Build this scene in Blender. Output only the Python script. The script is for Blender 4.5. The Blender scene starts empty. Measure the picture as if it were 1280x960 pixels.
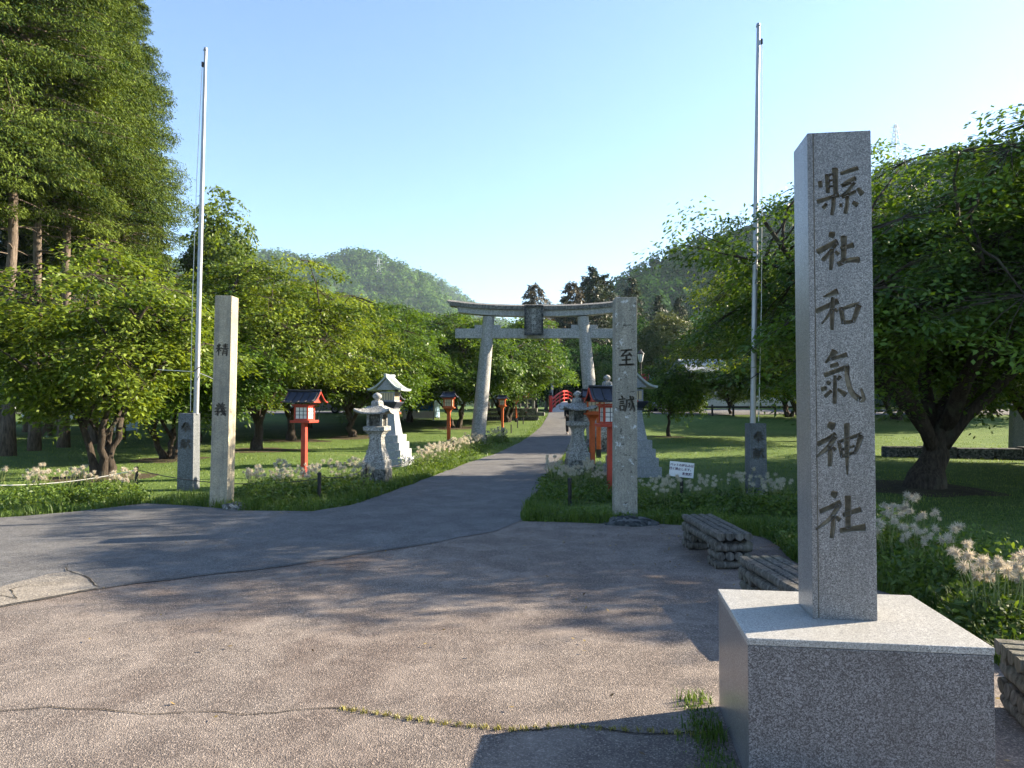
import bpy, bmesh, math, random
import numpy as np
from mathutils import Vector, Matrix, noise, geometry
R = math.radians
PI = math.pi
scene = bpy.context.scene
COL = scene.collection
rng = np.random.default_rng(7)
random.seed(7)

# ------------------------------------------------------------------ camera
CAMH = 1.6
F = 900.0
PITCH = math.atan(25 / F)
cam_d = bpy.data.cameras.new('camera')
cam_d.sensor_width = 36
cam_d.lens = F / 1280 * 36
cam_d.clip_start = 0.05
cam_d.clip_end = 6000
cam = bpy.data.objects.new('camera', cam_d)
COL.objects.link(cam)
cam.location = (0, 0, CAMH)
cam.rotation_euler = (PI / 2 + PITCH, 0, 0)
scene.camera = cam
_up = Vector((0, -math.sin(PITCH), math.cos(PITCH)))
_fw = Vector((0, math.cos(PITCH), math.sin(PITCH)))


def ray(px, py):
    return Vector(((px - 640) / F, 0, 0)) + _up * ((480 - py) / F) + _fw


def at(px, py, Y):
    d = ray(px, py)
    return Vector((0, 0, CAMH)) + d * (Y / d.y)


def sstep(a, b, t):
    t = min(1, max(0, (t - a) / (b - a)))
    return t * t * (3 - 2 * t)


def gz(x, y):
    """height of the terrain"""
    z = 0.87 * sstep(28, 60, y)
    z += 0.45 * sstep(3, 8, x) * sstep(36, 40, y) * (1 - sstep(55, 75, y))
    z += 0.03 * math.sin(x * 0.7 + y * 0.31) * sstep(2, 6, abs(x - 0.2)) * sstep(14, 20, y)
    return z


def G(px, py):
    """point of the terrain seen at a pixel"""
    d = ray(px, py)
    z = 0
    for _ in range(30):
        t = (z - CAMH) / d.z if d.z < -1e-4 else 400
        p = Vector((0, 0, CAMH)) + d * min(t, 400)
        z = 0.5 * z + 0.5 * gz(p.x, p.y)
    p.z = gz(p.x, p.y)
    return p


# ------------------------------------------------------------------ scene helpers
def tag(o, label=None, cat=None, group=None, kind=None):
    if label: o['label'] = label
    if cat: o['category'] = cat
    if group: o['group'] = group
    if kind: o['kind'] = kind
    return o


def empty(name, loc=(0, 0, 0), rz=0, label=None, cat=None, group=None):
    o = bpy.data.objects.new(name, None)
    COL.objects.link(o)
    o.location = loc
    o.rotation_euler = (0, 0, rz)
    o.empty_display_size = 0.1
    return tag(o, label, cat, group)


_kids = {}


def link(name, me, parent=None):
    o = bpy.data.objects.new(name, me)
    COL.objects.link(o)
    if parent is not None:
        o.parent = parent
        _kids.setdefault(parent, []).append(o)
    return o


def copy_tree(o, parent=None):
    c = o.copy()
    COL.objects.link(c)
    if parent is not None:
        c.parent = parent
        _kids.setdefault(parent, []).append(c)
    for ch in list(_kids.get(o, [])):
        copy_tree(ch, c)
    return c


def place(proto, first, loc, rz=0, s=1.0, label=None, group=None):
    o = proto if first else copy_tree(proto)
    o.location = loc
    o.rotation_euler = (0, 0, rz)
    o.scale = (s, s, s) if not isinstance(s, tuple) else s
    if label: o['label'] = label
    if group: o['group'] = group
    return o


class MB:
    """collects shapes and links them as ONE mesh object"""

    def __init__(self):
        self.v, self.f = [], []

    def add(self, vs, fs, M=None):
        b = len(self.v)
        for p in vs:
            p = Vector(p)
            if M is not None: p = M @ p
            self.v.append(tuple(p))
        for f in fs:
            self.f.append([b + i for i in f])
        return self

    def box(self, c, s, M=None, top=1.0, bev=0.0):
        x, y, z = s[0] / 2, s[1] / 2, s[2] / 2
        t = top
        vs = [(-x, -y, -z), (x, -y, -z), (x, y, -z), (-x, y, -z), (-x * t, -y * t, z), (x * t, -y * t, z), (x * t, y * t, z), (-x * t, y * t, z)]
        fs = [(3, 2, 1, 0), (4, 5, 6, 7), (0, 1, 5, 4), (1, 2, 6, 5), (2, 3, 7, 6), (3, 0, 4, 7)]
        T = Matrix.Translation(Vector(c))
        if M is not None: T = M @ T
        if bev > 0:
            bm = bmesh.new()
            vv = [bm.verts.new(p) for p in vs]
            for f in fs: bm.faces.new([vv[i] for i in f])
            bmesh.ops.bevel(bm, geom=list(bm.edges), offset=bev, segments=2, affect='EDGES', profile=0.6)
            bm.verts.index_update()
            self.add([v.co for v in bm.verts], [[v.index for v in f.verts] for f in bm.faces], T)
            bm.free()
            return self
        return self.add(vs, fs, T)

    def tube(self, pts, rad, n=8, cap=True):
        pts = [Vector(p) for p in pts]
        if not hasattr(rad, '__len__'): rad = [rad] * len(pts)
        vs, fs = [], []
        a = None
        for i, p in enumerate(pts):
            d = (pts[min(i + 1, len(pts) - 1)] - pts[max(i - 1, 0)])
            if d.length < 1e-9: d = Vector((0, 0, 1))
            d.normalize()
            if a is None:
                a = d.orthogonal().normalized()
            else:
                a = (a - d * a.dot(d))
                if a.length < 1e-6: a = d.orthogonal()
                a.normalize()
            b = d.cross(a)
            for k in range(n):
                t = 2 * PI * k / n
                vs.append(p + (a * math.cos(t) + b * math.sin(t)) * rad[i])
        for i in range(len(pts) - 1):
            for k in range(n):
                k2 = (k + 1) % n
                fs.append((i * n + k, i * n + k2, (i + 1) * n + k2, (i + 1) * n + k))
        if cap:
            fs.append(tuple(range(n))[::-1])
            fs.append(tuple((len(pts) - 1) * n + k for k in range(n)))
        return self.add(vs, fs)

    def lathe(self, prof, n=16, c=(0, 0, 0), rot=0.0, square=False, lift=None):
        """prof: (radius or half width, z); square: four flat sides with half width"""
        vs, fs = [], []
        k4 = math.sqrt(2) if square else 1
        if square: n, rot = 4, rot + PI / 4
        for (r, z) in prof:
            for k in range(n):
                t = 2 * PI * k / n + rot
                vs.append((c[0] + r * k4 * math.cos(t), c[1] + r * k4 * math.sin(t), c[2] + z))
        m = len(prof)
        for i in range(m - 1):
            for k in range(n):
                k2 = (k + 1) % n
                fs.append((i * n + k, i * n + k2, (i + 1) * n + k2, (i + 1) * n + k))
        fs.append(tuple(range(n))[::-1])
        fs.append(tuple((m - 1) * n + k for k in range(n)))
        return self.add(vs, fs)

    def prism(self, poly, z0, z1, M=None):
        """polygon in xy pulled from z0 to z1"""
        n = len(poly)
        vs = [(p[0], p[1], z0) for p in poly] + [(p[0], p[1], z1) for p in poly]
        fs = [tuple(range(n))[::-1], tuple(range(n, 2 * n))]
        for k in range(n):
            k2 = (k + 1) % n
            fs.append((k, k2, n + k2, n + k))
        return self.add(vs, fs, M)

    def grid(self, rows):
        """rows of points, joined by quads"""
        vs, fs = [], []
        n = len(rows[0])
        for r in rows: vs += list(r)
        for i in range(len(rows) - 1):
            for k in range(n - 1):
                fs.append((i * n + k, i * n + k + 1, (i + 1) * n + k + 1, (i + 1) * n + k))
        return self.add(vs, fs)

    def build(self, name, mat, parent=None, smooth=False, angle=None):
        me = bpy.data.meshes.new(name)
        me.from_pydata(self.v, [], self.f)
        me.materials.append(mat)
        me.update()
        if smooth or angle:
            me.polygons.foreach_set('use_smooth', [True] * len(me.polygons))
            if angle:
                me.set_sharp_from_angle(angle=R(angle))
        return link(name, me, parent)


def fast_mesh(name, verts, faces, mat, var=None, smooth=False):
    """verts (N,3), faces (M,k) with constant k"""
    verts = np.ascontiguousarray(verts, dtype=np.float32)
    faces = np.ascontiguousarray(faces, dtype=np.int32)
    me = bpy.data.meshes.new(name)
    m, k = faces.shape
    me.vertices.add(len(verts))
    me.vertices.foreach_set('co', verts.ravel())
    me.loops.add(m * k)
    me.loops.foreach_set('vertex_index', faces.ravel())
    me.polygons.add(m)
    me.polygons.foreach_set('loop_start', np.arange(0, m * k, k, dtype=np.int32))
    me.polygons.foreach_set('loop_total', np.full(m, k, dtype=np.int32))
    if smooth: me.polygons.foreach_set('use_smooth', np.ones(m, dtype=bool))
    if var is not None:
        at_ = me.attributes.new('var', 'FLOAT', 'FACE')
        at_.data.foreach_set('value', np.ascontiguousarray(var, dtype=np.float32))
    me.materials.append(mat)
    me.update(calc_edges=True)
    me.validate()
    return me


# ------------------------------------------------------------------ materials
def nodes(name):
    m = bpy.data.materials.new(name)
    m.use_nodes = True
    nt = m.node_tree
    nt.nodes.clear()
    out = nt.nodes.new('ShaderNodeOutputMaterial')
    return m, nt, out


def N(nt, t, **kw):
    n = nt.nodes.new(t)
    for k, v in kw.items():
        if k.startswith('i_'):
            n.inputs[k[2:].replace('_', ' ')].default_value = v
        else:
            setattr(n, k, v)
    return n


def ramp(nt, fac, stops, interp='LINEAR'):
    r = N(nt, 'ShaderNodeValToRGB')
    r.color_ramp.interpolation = interp
    el = r.color_ramp.elements
    while len(el) < len(stops): el.new(0.5)
    for e, (p, c) in zip(el, stops):
        e.position = p
        e.color = (*c, 1) if len(c) == 3 else c
    nt.links.new(fac, r.inputs[0])
    return r.outputs[0]


def noise_n(nt, co, scale, detail=4, rough=0.6, dist=0.0):
    n = N(nt, 'ShaderNodeTexNoise')
    n.inputs['Scale'].default_value = scale
    n.inputs['Detail'].default_value = detail
    n.inputs['Roughness'].default_value = rough
    n.inputs['Distortion'].default_value = dist
    nt.links.new(co, n.inputs['Vector'])
    return n.outputs['Fac']


def mixc(nt, fac, a, b, mode='MIX'):
    m = N(nt, 'ShaderNodeMix', data_type='RGBA', blend_type=mode)
    for s, v in ((0, fac), (6, a), (7, b)):
        if isinstance(v, (int, float)): m.inputs[s].default_value = v
        elif isinstance(v, tuple): m.inputs[s].default_value = (*v, 1) if len(v) == 3 else v
        else: nt.links.new(v, m.inputs[s])
    return m.outputs[2]


def coord(nt, world=False):
    if world:
        return N(nt, 'ShaderNodeNewGeometry').outputs['Position']
    return N(nt, 'ShaderNodeTexCoord').outputs['Object']


def finish(nt, out, col, rough=0.8, spec=0.3, bump=None, bstr=0.3, bdist=0.01, metal=0.0):
    p = N(nt, 'ShaderNodeBsdfPrincipled')
    if isinstance(col, tuple): p.inputs['Base Color'].default_value = (*col, 1)
    else: nt.links.new(col, p.inputs['Base Color'])
    if isinstance(rough, (int, float)): p.inputs['Roughness'].default_value = rough
    else: nt.links.new(rough, p.inputs['Roughness'])
    p.inputs['Specular IOR Level'].default_value = spec
    p.inputs['Metallic'].default_value = metal
    if bump is not None:
        b = N(nt, 'ShaderNodeBump')
        b.inputs['Strength'].default_value = bstr
        b.inputs['Distance'].default_value = bdist
        nt.links.new(bump, b.inputs['Height'])
        nt.links.new(b.outputs[0], p.inputs['Normal'])
    nt.links.new(p.outputs[0], out.inputs[0])
    return p


def m_plain(name, col, rough=0.7, spec=0.3, var=0.25, scale=8, metal=0.0, bstr=0.15):
    """one colour with uneven wear"""
    m, nt, out = nodes(name)
    co = coord(nt)
    n1 = noise_n(nt, co, scale, 6, 0.65)
    d = tuple(c * (1 - var) for c in col)
    l = tuple(min(1, c * (1 + var)) for c in col)
    c = ramp(nt, n1, [(0.3, d), (0.7, l)])
    finish(nt, out, c, rough, spec, n1, bstr, 0.005, metal)
    return m


def m_granite(name, cols, scale=160, rough=0.5, spec=0.4, stain=(0.5, 0.5, 0.5), samt=0.25, bstr=0.05, lich=None, lpos=0.62):
    m, nt, out = nodes(name)
    co = coord(nt)
    v1 = N(nt, 'ShaderNodeTexVoronoi')
    v1.inputs['Scale'].default_value = scale
    nt.links.new(co, v1.inputs['Vector'])
    sc_ = N(nt, 'ShaderNodeSeparateColor')
    nt.links.new(v1.outputs['Color'], sc_.inputs[0])
    n1 = noise_n(nt, co, scale * 0.45, 3, 0.7)
    mt = N(nt, 'ShaderNodeMath', operation='MULTIPLY_ADD')
    nt.links.new(sc_.outputs[0], mt.inputs[0])
    mt.inputs[1].default_value = 0.62
    n1b = N(nt, 'ShaderNodeMath', operation='MULTIPLY')
    nt.links.new(n1, n1b.inputs[0])
    n1b.inputs[1].default_value = 0.75
    nt.links.new(n1b.outputs[0], mt.inputs[2])
    c = ramp(nt, mt.outputs[0], [(0.42, cols[0]), (0.62, cols[1]), (0.80, cols[2]), (1.0, cols[3])])
    n2 = noise_n(nt, co, 3.0, 6, 0.7, 0.6)
    f = ramp(nt, n2, [(0.4, (0, 0, 0)), (0.7, (samt,) * 3)])
    c = mixc(nt, f, c, tuple(stain), 'MIX')
    mp = N(nt, 'ShaderNodeMapping')
    mp.inputs['Scale'].default_value = (14, 14, 0.9)
    nt.links.new(co, mp.inputs[0])
    n6 = noise_n(nt, mp.outputs[0], 1.0, 5, 0.7, 0.2)
    c = mixc(nt, ramp(nt, n6, [(0.45, (0, 0, 0)), (0.72, (min(0.6, samt * 1.2),) * 3)]), c, tuple(x * 0.7 for x in stain), 'MIX')
    if lich is not None:
        n3 = noise_n(nt, co, 9.0, 5, 0.72, 0.3)
        c = mixc(nt, ramp(nt, n3, [(lpos, (0, 0, 0)), (lpos + 0.05, (0.8,) * 3)]), c, lich)
        n4 = noise_n(nt, co, 17.0, 4, 0.7, 0.3)
        c = mixc(nt, ramp(nt, n4, [(0.60, (0, 0, 0)), (0.66, (0.75,) * 3)]), c, (0.035, 0.034, 0.03))
    finish(nt, out, c, rough, spec, n1, bstr, 0.01)
    return m


def m_leaf(name, dark, light, trans=0.35, tcol=None, rough=0.45):
    m, nt, out = nodes(name)
    a = N(nt, 'ShaderNodeAttribute', attribute_name='var')
    mid = tuple((x + y) / 2 for x, y in zip(dark, light))
    c = ramp(nt, a.outputs['Fac'], [(0.0, dark), (0.5, mid), (1.0, light)])
    p = N(nt, 'ShaderNodeBsdfPrincipled')
    nt.links.new(c, p.inputs['Base Color'])
    p.inputs['Roughness'].default_value = rough
    p.inputs['Specular IOR Level'].default_value = 0.25 if rough < 0.6 else 0.08
    t = N(nt, 'ShaderNodeBsdfTranslucent')
    tc = mixc(nt, 1.0, c, tcol or (1.6, 1.5, 0.5), 'MULTIPLY')
    nt.links.new(tc, t.inputs[0])
    mx = N(nt, 'ShaderNodeMixShader')
    mx.inputs[0].default_value = trans
    nt.links.new(p.outputs[0], mx.inputs[1])
    nt.links.new(t.outputs[0], mx.inputs[2])
    nt.links.new(mx.outputs[0], out.inputs[0])
    return m


def m_bark(name, dark, light, scale=6):
    m, nt, out = nodes(name)
    co = coord(nt)
    mp = N(nt, 'ShaderNodeMapping')
    mp.inputs['Scale'].default_value = (4, 4, 0.7)
    nt.links.new(co, mp.inputs[0])
    n1 = noise_n(nt, mp.outputs[0], scale, 6, 0.7, 0.4)
    n2 = noise_n(nt, co, 2.2, 3)
    c = ramp(nt, n1, [(0.35, dark), (0.7, light)])
    c = mixc(nt, ramp(nt, n2, [(0.55, (0, 0, 0)), (0.75, (0.45,) * 3)]), c, (0.13, 0.14, 0.10))
    finish(nt, out, c, 0.9, 0.15, n1, 0.8, 0.03)
    return m


def m_asphalt(name, base, light, stain, agg=110, bstr=0.6):
    m, nt, out = nodes(name)
    co = coord(nt, True)
    v = N(nt, 'ShaderNodeTexVoronoi')
    v.inputs['Scale'].default_value = agg
    nt.links.new(co, v.inputs['Vector'])
    g = N(nt, 'ShaderNodeSeparateColor')
    nt.links.new(v.outputs['Color'], g.inputs[0])
    c = ramp(nt, g.outputs[0], [(0.0, tuple(x * 0.68 for x in base)), (0.55, base), (0.84, tuple((a + b) / 2 for a, b in zip(base, light))), (1.0, tuple(min(1, x * 1.2) for x in light))])
    n1 = noise_n(nt, co, 0.42, 7, 0.7, 0.8)
    c = mixc(nt, ramp(nt, n1, [(0.42, (0, 0, 0)), (0.64, (0.95,) * 3)]), c, stain, 'MULTIPLY')  # broad stains, deepened to suggest soft bands of tree shade as well
    n5 = noise_n(nt, co, 1.1, 6, 0.75, 1.2)
    c = mixc(nt, ramp(nt, n5, [(0.60, (0, 0, 0)), (0.68, (0.55,) * 3)]), c, tuple(x * 0.62 for x in base))
    n2 = noise_n(nt, co, 2.3, 7, 0.7, 0.5)
    c = mixc(nt, ramp(nt, n2, [(0.45, (0, 0, 0)), (0.72, (0.45,) * 3)]), c, tuple(min(1, x * 1.25) for x in light))
    n3 = noise_n(nt, co, 26, 4, 0.7)
    c = mixc(nt, ramp(nt, n3, [(0.52, (0, 0, 0)), (0.75, (0.5,) * 3)]), c, tuple(x * 0.5 for x in base))
    finish(nt, out, c, 0.85, 0.3, v.outputs['Distance'], bstr, 0.006)
    return m


def m_ground(name, cols, scale=0.5):
    m, nt, out = nodes(name)
    co = coord(nt, True)
    n1 = noise_n(nt, co, scale, 6, 0.65, 0.4)
    n2 = noise_n(nt, co, 9.0, 5, 0.75)
    c = ramp(nt, n1, [(0.3, cols[0]), (0.55, cols[1]), (0.75, cols[2])])
    c2 = ramp(nt, n2, [(0.35, (0.55,) * 3), (0.65, (1.25,) * 3)])
    c = mixc(nt, 0.8, c, c2, 'MULTIPLY')
    finish(nt, out, c, 0.95, 0.1, n2, 0.8, 0.04)
    return m


M = {}
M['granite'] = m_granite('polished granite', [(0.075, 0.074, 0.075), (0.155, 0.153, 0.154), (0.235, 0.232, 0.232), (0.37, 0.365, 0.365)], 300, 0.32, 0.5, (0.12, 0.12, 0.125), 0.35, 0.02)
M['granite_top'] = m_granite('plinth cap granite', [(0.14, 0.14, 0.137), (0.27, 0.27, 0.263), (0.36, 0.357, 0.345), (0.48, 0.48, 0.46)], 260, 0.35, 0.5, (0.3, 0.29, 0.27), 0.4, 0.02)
M['granite_dark'] = m_granite('plinth granite', [(0.04, 0.04, 0.043), (0.105, 0.104, 0.11), (0.18, 0.179, 0.187), (0.30, 0.30, 0.31)], 250, 0.3, 0.5, (0.08, 0.08, 0.085), 0.3, 0.02)
M['carved'] = m_plain('carved letter floor', (0.16, 0.145, 0.108), 0.9, 0.1, 0.4, 40)
M['ink'] = m_plain('dark cut lettering', (0.11, 0.10, 0.082), 0.9, 0.1, 0.4, 30)
M['pillar_l'] = m_granite('weathered pillar stone', [(0.26, 0.225, 0.155), (0.34, 0.30, 0.215), (0.39, 0.35, 0.26), (0.44, 0.41, 0.32)], 120, 0.9, 0.15, (0.17, 0.165, 0.145), 0.8, 0.3)
M['pillar_r'] = m_granite('lichened pillar stone', [(0.18, 0.17, 0.14), (0.27, 0.255, 0.21), (0.32, 0.30, 0.25), (0.37, 0.355, 0.31)], 120, 0.95, 0.1, (0.17, 0.165, 0.145), 0.7, 0.3, (0.55, 0.56, 0.56), 0.60)
M['lantern_stone'] = m_granite('grey lantern stone', [(0.10, 0.10, 0.095), (0.26, 0.26, 0.25), (0.38, 0.38, 0.365), (0.5, 0.5, 0.49)], 70, 0.9, 0.15, (0.16, 0.16, 0.14), 0.6, 0.3, (0.5, 0.51, 0.48), 0.63)
M['rough_stone'] = m_granite('rough foundation stone', [(0.05, 0.05, 0.048), (0.13, 0.13, 0.12), (0.21, 0.21, 0.195), (0.32, 0.32, 0.3)], 30, 0.95, 0.1, (0.06, 0.06, 0.05), 0.7, 0.8, (0.4, 0.41, 0.38), 0.66)
M['dark_stone'] = m_granite('dark wall stone', [(0.02, 0.022, 0.025), (0.05, 0.055, 0.06), (0.09, 0.095, 0.10), (0.15, 0.155, 0.16)], 20, 0.95, 0.1, (0.03, 0.035, 0.03), 0.6, 0.8)
M['torii'] = m_granite('torii concrete', [(0.20, 0.20, 0.19), (0.31, 0.31, 0.30), (0.37, 0.37, 0.36), (0.44, 0.44, 0.43)], 40, 0.9, 0.15, (0.22, 0.225, 0.22), 0.5, 0.2)
M['torii_dark'] = m_granite('torii stained concrete', [(0.07, 0.07, 0.07), (0.14, 0.14, 0.14), (0.20, 0.20, 0.195), (0.27, 0.27, 0.265)], 30, 0.9, 0.15, (0.08, 0.085, 0.08), 0.6, 0.3)
M['white_stone'] = m_granite('pale blue grey pedestal', [(0.18, 0.20, 0.225), (0.25, 0.27, 0.30), (0.30, 0.32, 0.35), (0.36, 0.38, 0.41)], 60, 0.8, 0.2, (0.30, 0.32, 0.33), 0.4, 0.1)
M['blue_stone'] = m_granite('blue grey plinth stone', [(0.05, 0.056, 0.064), (0.09, 0.103, 0.116), (0.125, 0.14, 0.157), (0.17, 0.185, 0.20)], 90, 0.7, 0.3, (0.09, 0.10, 0.10), 0.5, 0.1)
M['vermilion'] = m_plain('vermilion paint', (0.36, 0.040, 0.022), 0.5, 0.35, 0.25, 9)
M['orange'] = m_plain('sun faded orange paint', (0.46, 0.095, 0.024), 0.55, 0.3, 0.25, 9)
M['navy'] = m_plain('dark lantern roof', (0.022, 0.027, 0.045), 0.5, 0.4, 0.35, 12)
M['paper'] = m_plain('white lantern pane', (0.72, 0.70, 0.68), 0.6, 0.3, 0.08, 6)
M['pane_warm'] = m_plain('cream lantern pane', (0.55, 0.46, 0.30), 0.6, 0.3, 0.1, 6)
M['black'] = m_plain('black paint', (0.014, 0.014, 0.016), 0.55, 0.35, 0.3, 12)
M['copper'] = m_plain('grey green roof sheet', (0.30, 0.34, 0.33), 0.5, 0.4, 0.2, 8)
M['alu'] = m_plain('pole metal', (0.30, 0.31, 0.325), 0.45, 0.5, 0.10, 6, 0.6)
M['pylon'] = m_plain('galvanised steel', (0.5, 0.52, 0.54), 0.6, 0.3, 0.10, 6)
M['rope'] = m_plain('white rope', (0.62, 0.61, 0.57), 0.9, 0.1, 0.15, 60)
M['rope_dark'] = m_plain('dark rope', (0.05, 0.05, 0.055), 0.9, 0.1, 0.15, 60)
M['white'] = m_plain('white paint', (0.75, 0.75, 0.77), 0.45, 0.4, 0.05, 6)
M['sign_ink'] = m_plain('sign lettering', (0.10, 0.045, 0.10), 0.7, 0.2, 0.1, 10)
M['bridge_red'] = m_plain('bridge red paint', (0.62, 0.04, 0.03), 0.5, 0.35, 0.15, 4)
M['tile'] = m_plain('grey roof tile', (0.22, 0.24, 0.27), 0.6, 0.3, 0.15, 3)
M['wood_dark'] = m_plain('dark timber', (0.07, 0.045, 0.03), 0.8, 0.2, 0.3, 6)
M['concrete'] = m_plain('pale concrete', (0.36, 0.36, 0.35), 0.9, 0.2, 0.15, 2)
M['cream_wall'] = m_plain('cream wall', (0.52, 0.48, 0.40), 0.85, 0.2, 0.08, 2)
M['glass'] = m_plain('dark window glass', (0.03, 0.04, 0.05), 0.12, 0.6, 0.1, 2)
M['rubber'] = m_plain('tyre rubber', (0.015, 0.015, 0.015), 0.8, 0.2, 0.2, 10)
M['car_white'] = m_plain('white car paint', (0.70, 0.71, 0.73), 0.25, 0.5, 0.03, 2)
M['car_silver'] = m_plain('silver car paint', (0.34, 0.37, 0.42), 0.25, 0.5, 0.03, 2, 0.3)
M['lamp_glass'] = m_plain('lamp glass', (0.55, 0.57, 0.58), 0.3, 0.5, 0.05, 6)
M['tarp_blue'] = m_plain('blue sheet', (0.02, 0.17, 0.62), 0.5, 0.35, 0.25, 3)
M['tarp_pale'] = m_plain('pale blue sheet', (0.35, 0.52, 0.72), 0.5, 0.35, 0.2, 3)
M['canvas'] = m_plain('canvas', (0.66, 0.63, 0.53), 0.8, 0.2, 0.08, 2)
M['flag_red'] = m_plain('red banner cloth', (0.5, 0.05, 0.10), 0.8, 0.2, 0.15, 4)
M['flag_blue'] = m_plain('blue banner cloth', (0.08, 0.36, 0.60), 0.8, 0.2, 0.15, 4)
M['skin'] = m_plain('skin', (0.45, 0.28, 0.20), 0.6, 0.3, 0.08, 6)
M['hair'] = m_plain('black hair', (0.012, 0.011, 0.010), 0.6, 0.3, 0.3, 30)
M['coat'] = m_plain('black cloth', (0.012, 0.012, 0.015), 0.9, 0.15, 0.3, 12)
M['shoe'] = m_plain('pale shoe', (0.45, 0.44, 0.43), 0.7, 0.3, 0.1, 12)
M['bark'] = m_bark('cherry bark', (0.018, 0.014, 0.011), (0.075, 0.06, 0.048))
M['bark_con'] = m_bark('cypress bark', (0.05, 0.038, 0.03), (0.20, 0.16, 0.125), 5)
M['bark_pale'] = m_bark('pale branch bark', (0.07, 0.06, 0.05), (0.22, 0.2, 0.17))
M['asphalt_brown'] = m_asphalt('coarse brown asphalt', (0.122, 0.104, 0.094), (0.275, 0.235, 0.205), (0.62, 0.55, 0.53), 145, 0.7)
M['asphalt_grey'] = m_asphalt('grey asphalt', (0.088, 0.087, 0.088), (0.165, 0.163, 0.162), (0.72, 0.72, 0.75), 120, 0.5)
M['asphalt_patch'] = m_asphalt('pale patched asphalt', (0.17, 0.155, 0.135), (0.30, 0.27, 0.23), (0.8, 0.76, 0.7), 95, 0.5)
M['crack'] = m_plain('crack fill', (0.035, 0.03, 0.024), 0.95, 0.1, 0.4, 25)
M['leaf_cherry'] = m_leaf('cherry leaf', (0.026, 0.064, 0.012), (0.115, 0.195, 0.024), 0.36)
M['leaf_cherry2'] = m_leaf('bright cherry leaf', (0.036, 0.075, 0.012), (0.19, 0.25, 0.030), 0.36)
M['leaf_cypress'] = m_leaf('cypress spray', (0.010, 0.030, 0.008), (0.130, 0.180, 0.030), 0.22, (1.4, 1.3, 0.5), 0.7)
M['leaf_cedar'] = m_leaf('dark cedar spray', (0.010, 0.022, 0.012), (0.045, 0.065, 0.025), 0.15)
M['leaf_cedar_brown'] = m_leaf('browned cedar spray', (0.030, 0.034, 0.022), (0.13, 0.105, 0.062), 0.15, (1.2, 1.1, 0.7))
M['leaf_camphor'] = m_leaf('camphor leaf', (0.030, 0.048, 0.012), (0.11, 0.13, 0.03), 0.25)
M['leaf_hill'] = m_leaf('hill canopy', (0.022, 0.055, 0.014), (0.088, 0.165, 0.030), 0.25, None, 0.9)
M['leaf_hill_dark'] = m_leaf('shaded hill canopy', (0.011, 0.036, 0.010), (0.044, 0.110, 0.022), 0.2, None, 0.9)  # hill canopy again, with the hillside shade put into darker leaf colours
M['leaf_bright'] = m_leaf('feathery bright leaf', (0.045, 0.085, 0.015), (0.14, 0.20, 0.04), 0.4)
M['grass'] = m_leaf('lawn grass', (0.060, 0.110, 0.020), (0.175, 0.235, 0.055), 0.3)
M['litter'] = m_leaf('dry fallen leaf', (0.07, 0.04, 0.02), (0.26, 0.19, 0.07), 0.1)
M['soil'] = m_ground('bare soil', [(0.05, 0.042, 0.028), (0.075, 0.062, 0.040), (0.07, 0.085, 0.035)], 1.5)
M['moss'] = m_leaf('yellow moss', (0.12, 0.12, 0.03), (0.30, 0.27, 0.08), 0.2)
M['weed'] = m_leaf('weed leaf', (0.032, 0.072, 0.014), (0.115, 0.175, 0.034), 0.35)
M['fluff'] = m_leaf('seed head fluff', (0.38, 0.34, 0.28), (0.78, 0.74, 0.65), 0.45, (1.1, 1.0, 0.85), 0.8)
M['fluff_pale'] = m_leaf('pale seed head fluff', (0.42, 0.40, 0.34), (0.68, 0.66, 0.56), 0.45, (1.1, 1.05, 0.9), 0.8)
M['stem'] = m_plain('plant stem', (0.16, 0.19, 0.07), 0.7, 0.2, 0.2, 20)
M['log'] = m_bark('weathered log', (0.035, 0.032, 0.029), (0.20, 0.19, 0.17), 7)
M['log_end'] = m_plain('log end grain', (0.05, 0.04, 0.032), 0.95, 0.1, 0.8, 22)


M['lawn'] = m_ground('lawn ground', [(0.065, 0.110, 0.026), (0.092, 0.142, 0.038), (0.130, 0.165, 0.055)])
M['hill_soil'] = m_ground('hill forest floor', [(0.02, 0.035, 0.012), (0.03, 0.05, 0.016), (0.045, 0.065, 0.02)], 0.02)
# ------------------------------------------------------------------ terrain
xs = np.concatenate([-np.geomspace(2500, 46, 16), np.arange(-40, 41, 1.0), np.geomspace(46, 2500, 16)])
ys = np.concatenate([-np.geomspace(400, 24, 8), np.arange(-18, 92, 1.0), np.geomspace(96, 4000, 22)])
gm = MB()
gm.grid([[(x, y, gz(x, y)) for x in xs] for y in ys])
ground = gm.build('lawn', M['lawn'], smooth=True)
tag(ground, 'mown green lawn spreading on both sides of the approach path', 'lawn', kind='structure')


def pix(*pts):
    return [(lambda p: (p.x, p.y))(G(*q)) for q in pts]


def rough_poly(poly, step=0.25, amp=0.05, seed=0, fixed=()):
    out = []
    n = len(poly)
    for i in range(n):
        a, b = Vector(poly[i]).to_2d(), Vector(poly[(i + 1) % n]).to_2d()
        L = (b - a).length
        k = max(1, min(400, int(L / step))) if L < 20 else 1
        for j in range(k):
            p = a.lerp(b, j / k)
            q = noise.noise_vector(Vector((p.x * 1.7, p.y * 1.7, seed))) * amp + noise.noise_vector(Vector((p.x * 6, p.y * 6, seed + 3))) * amp * 0.5
            out.append((p.x + q.x, p.y + q.y))
    return out


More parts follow.
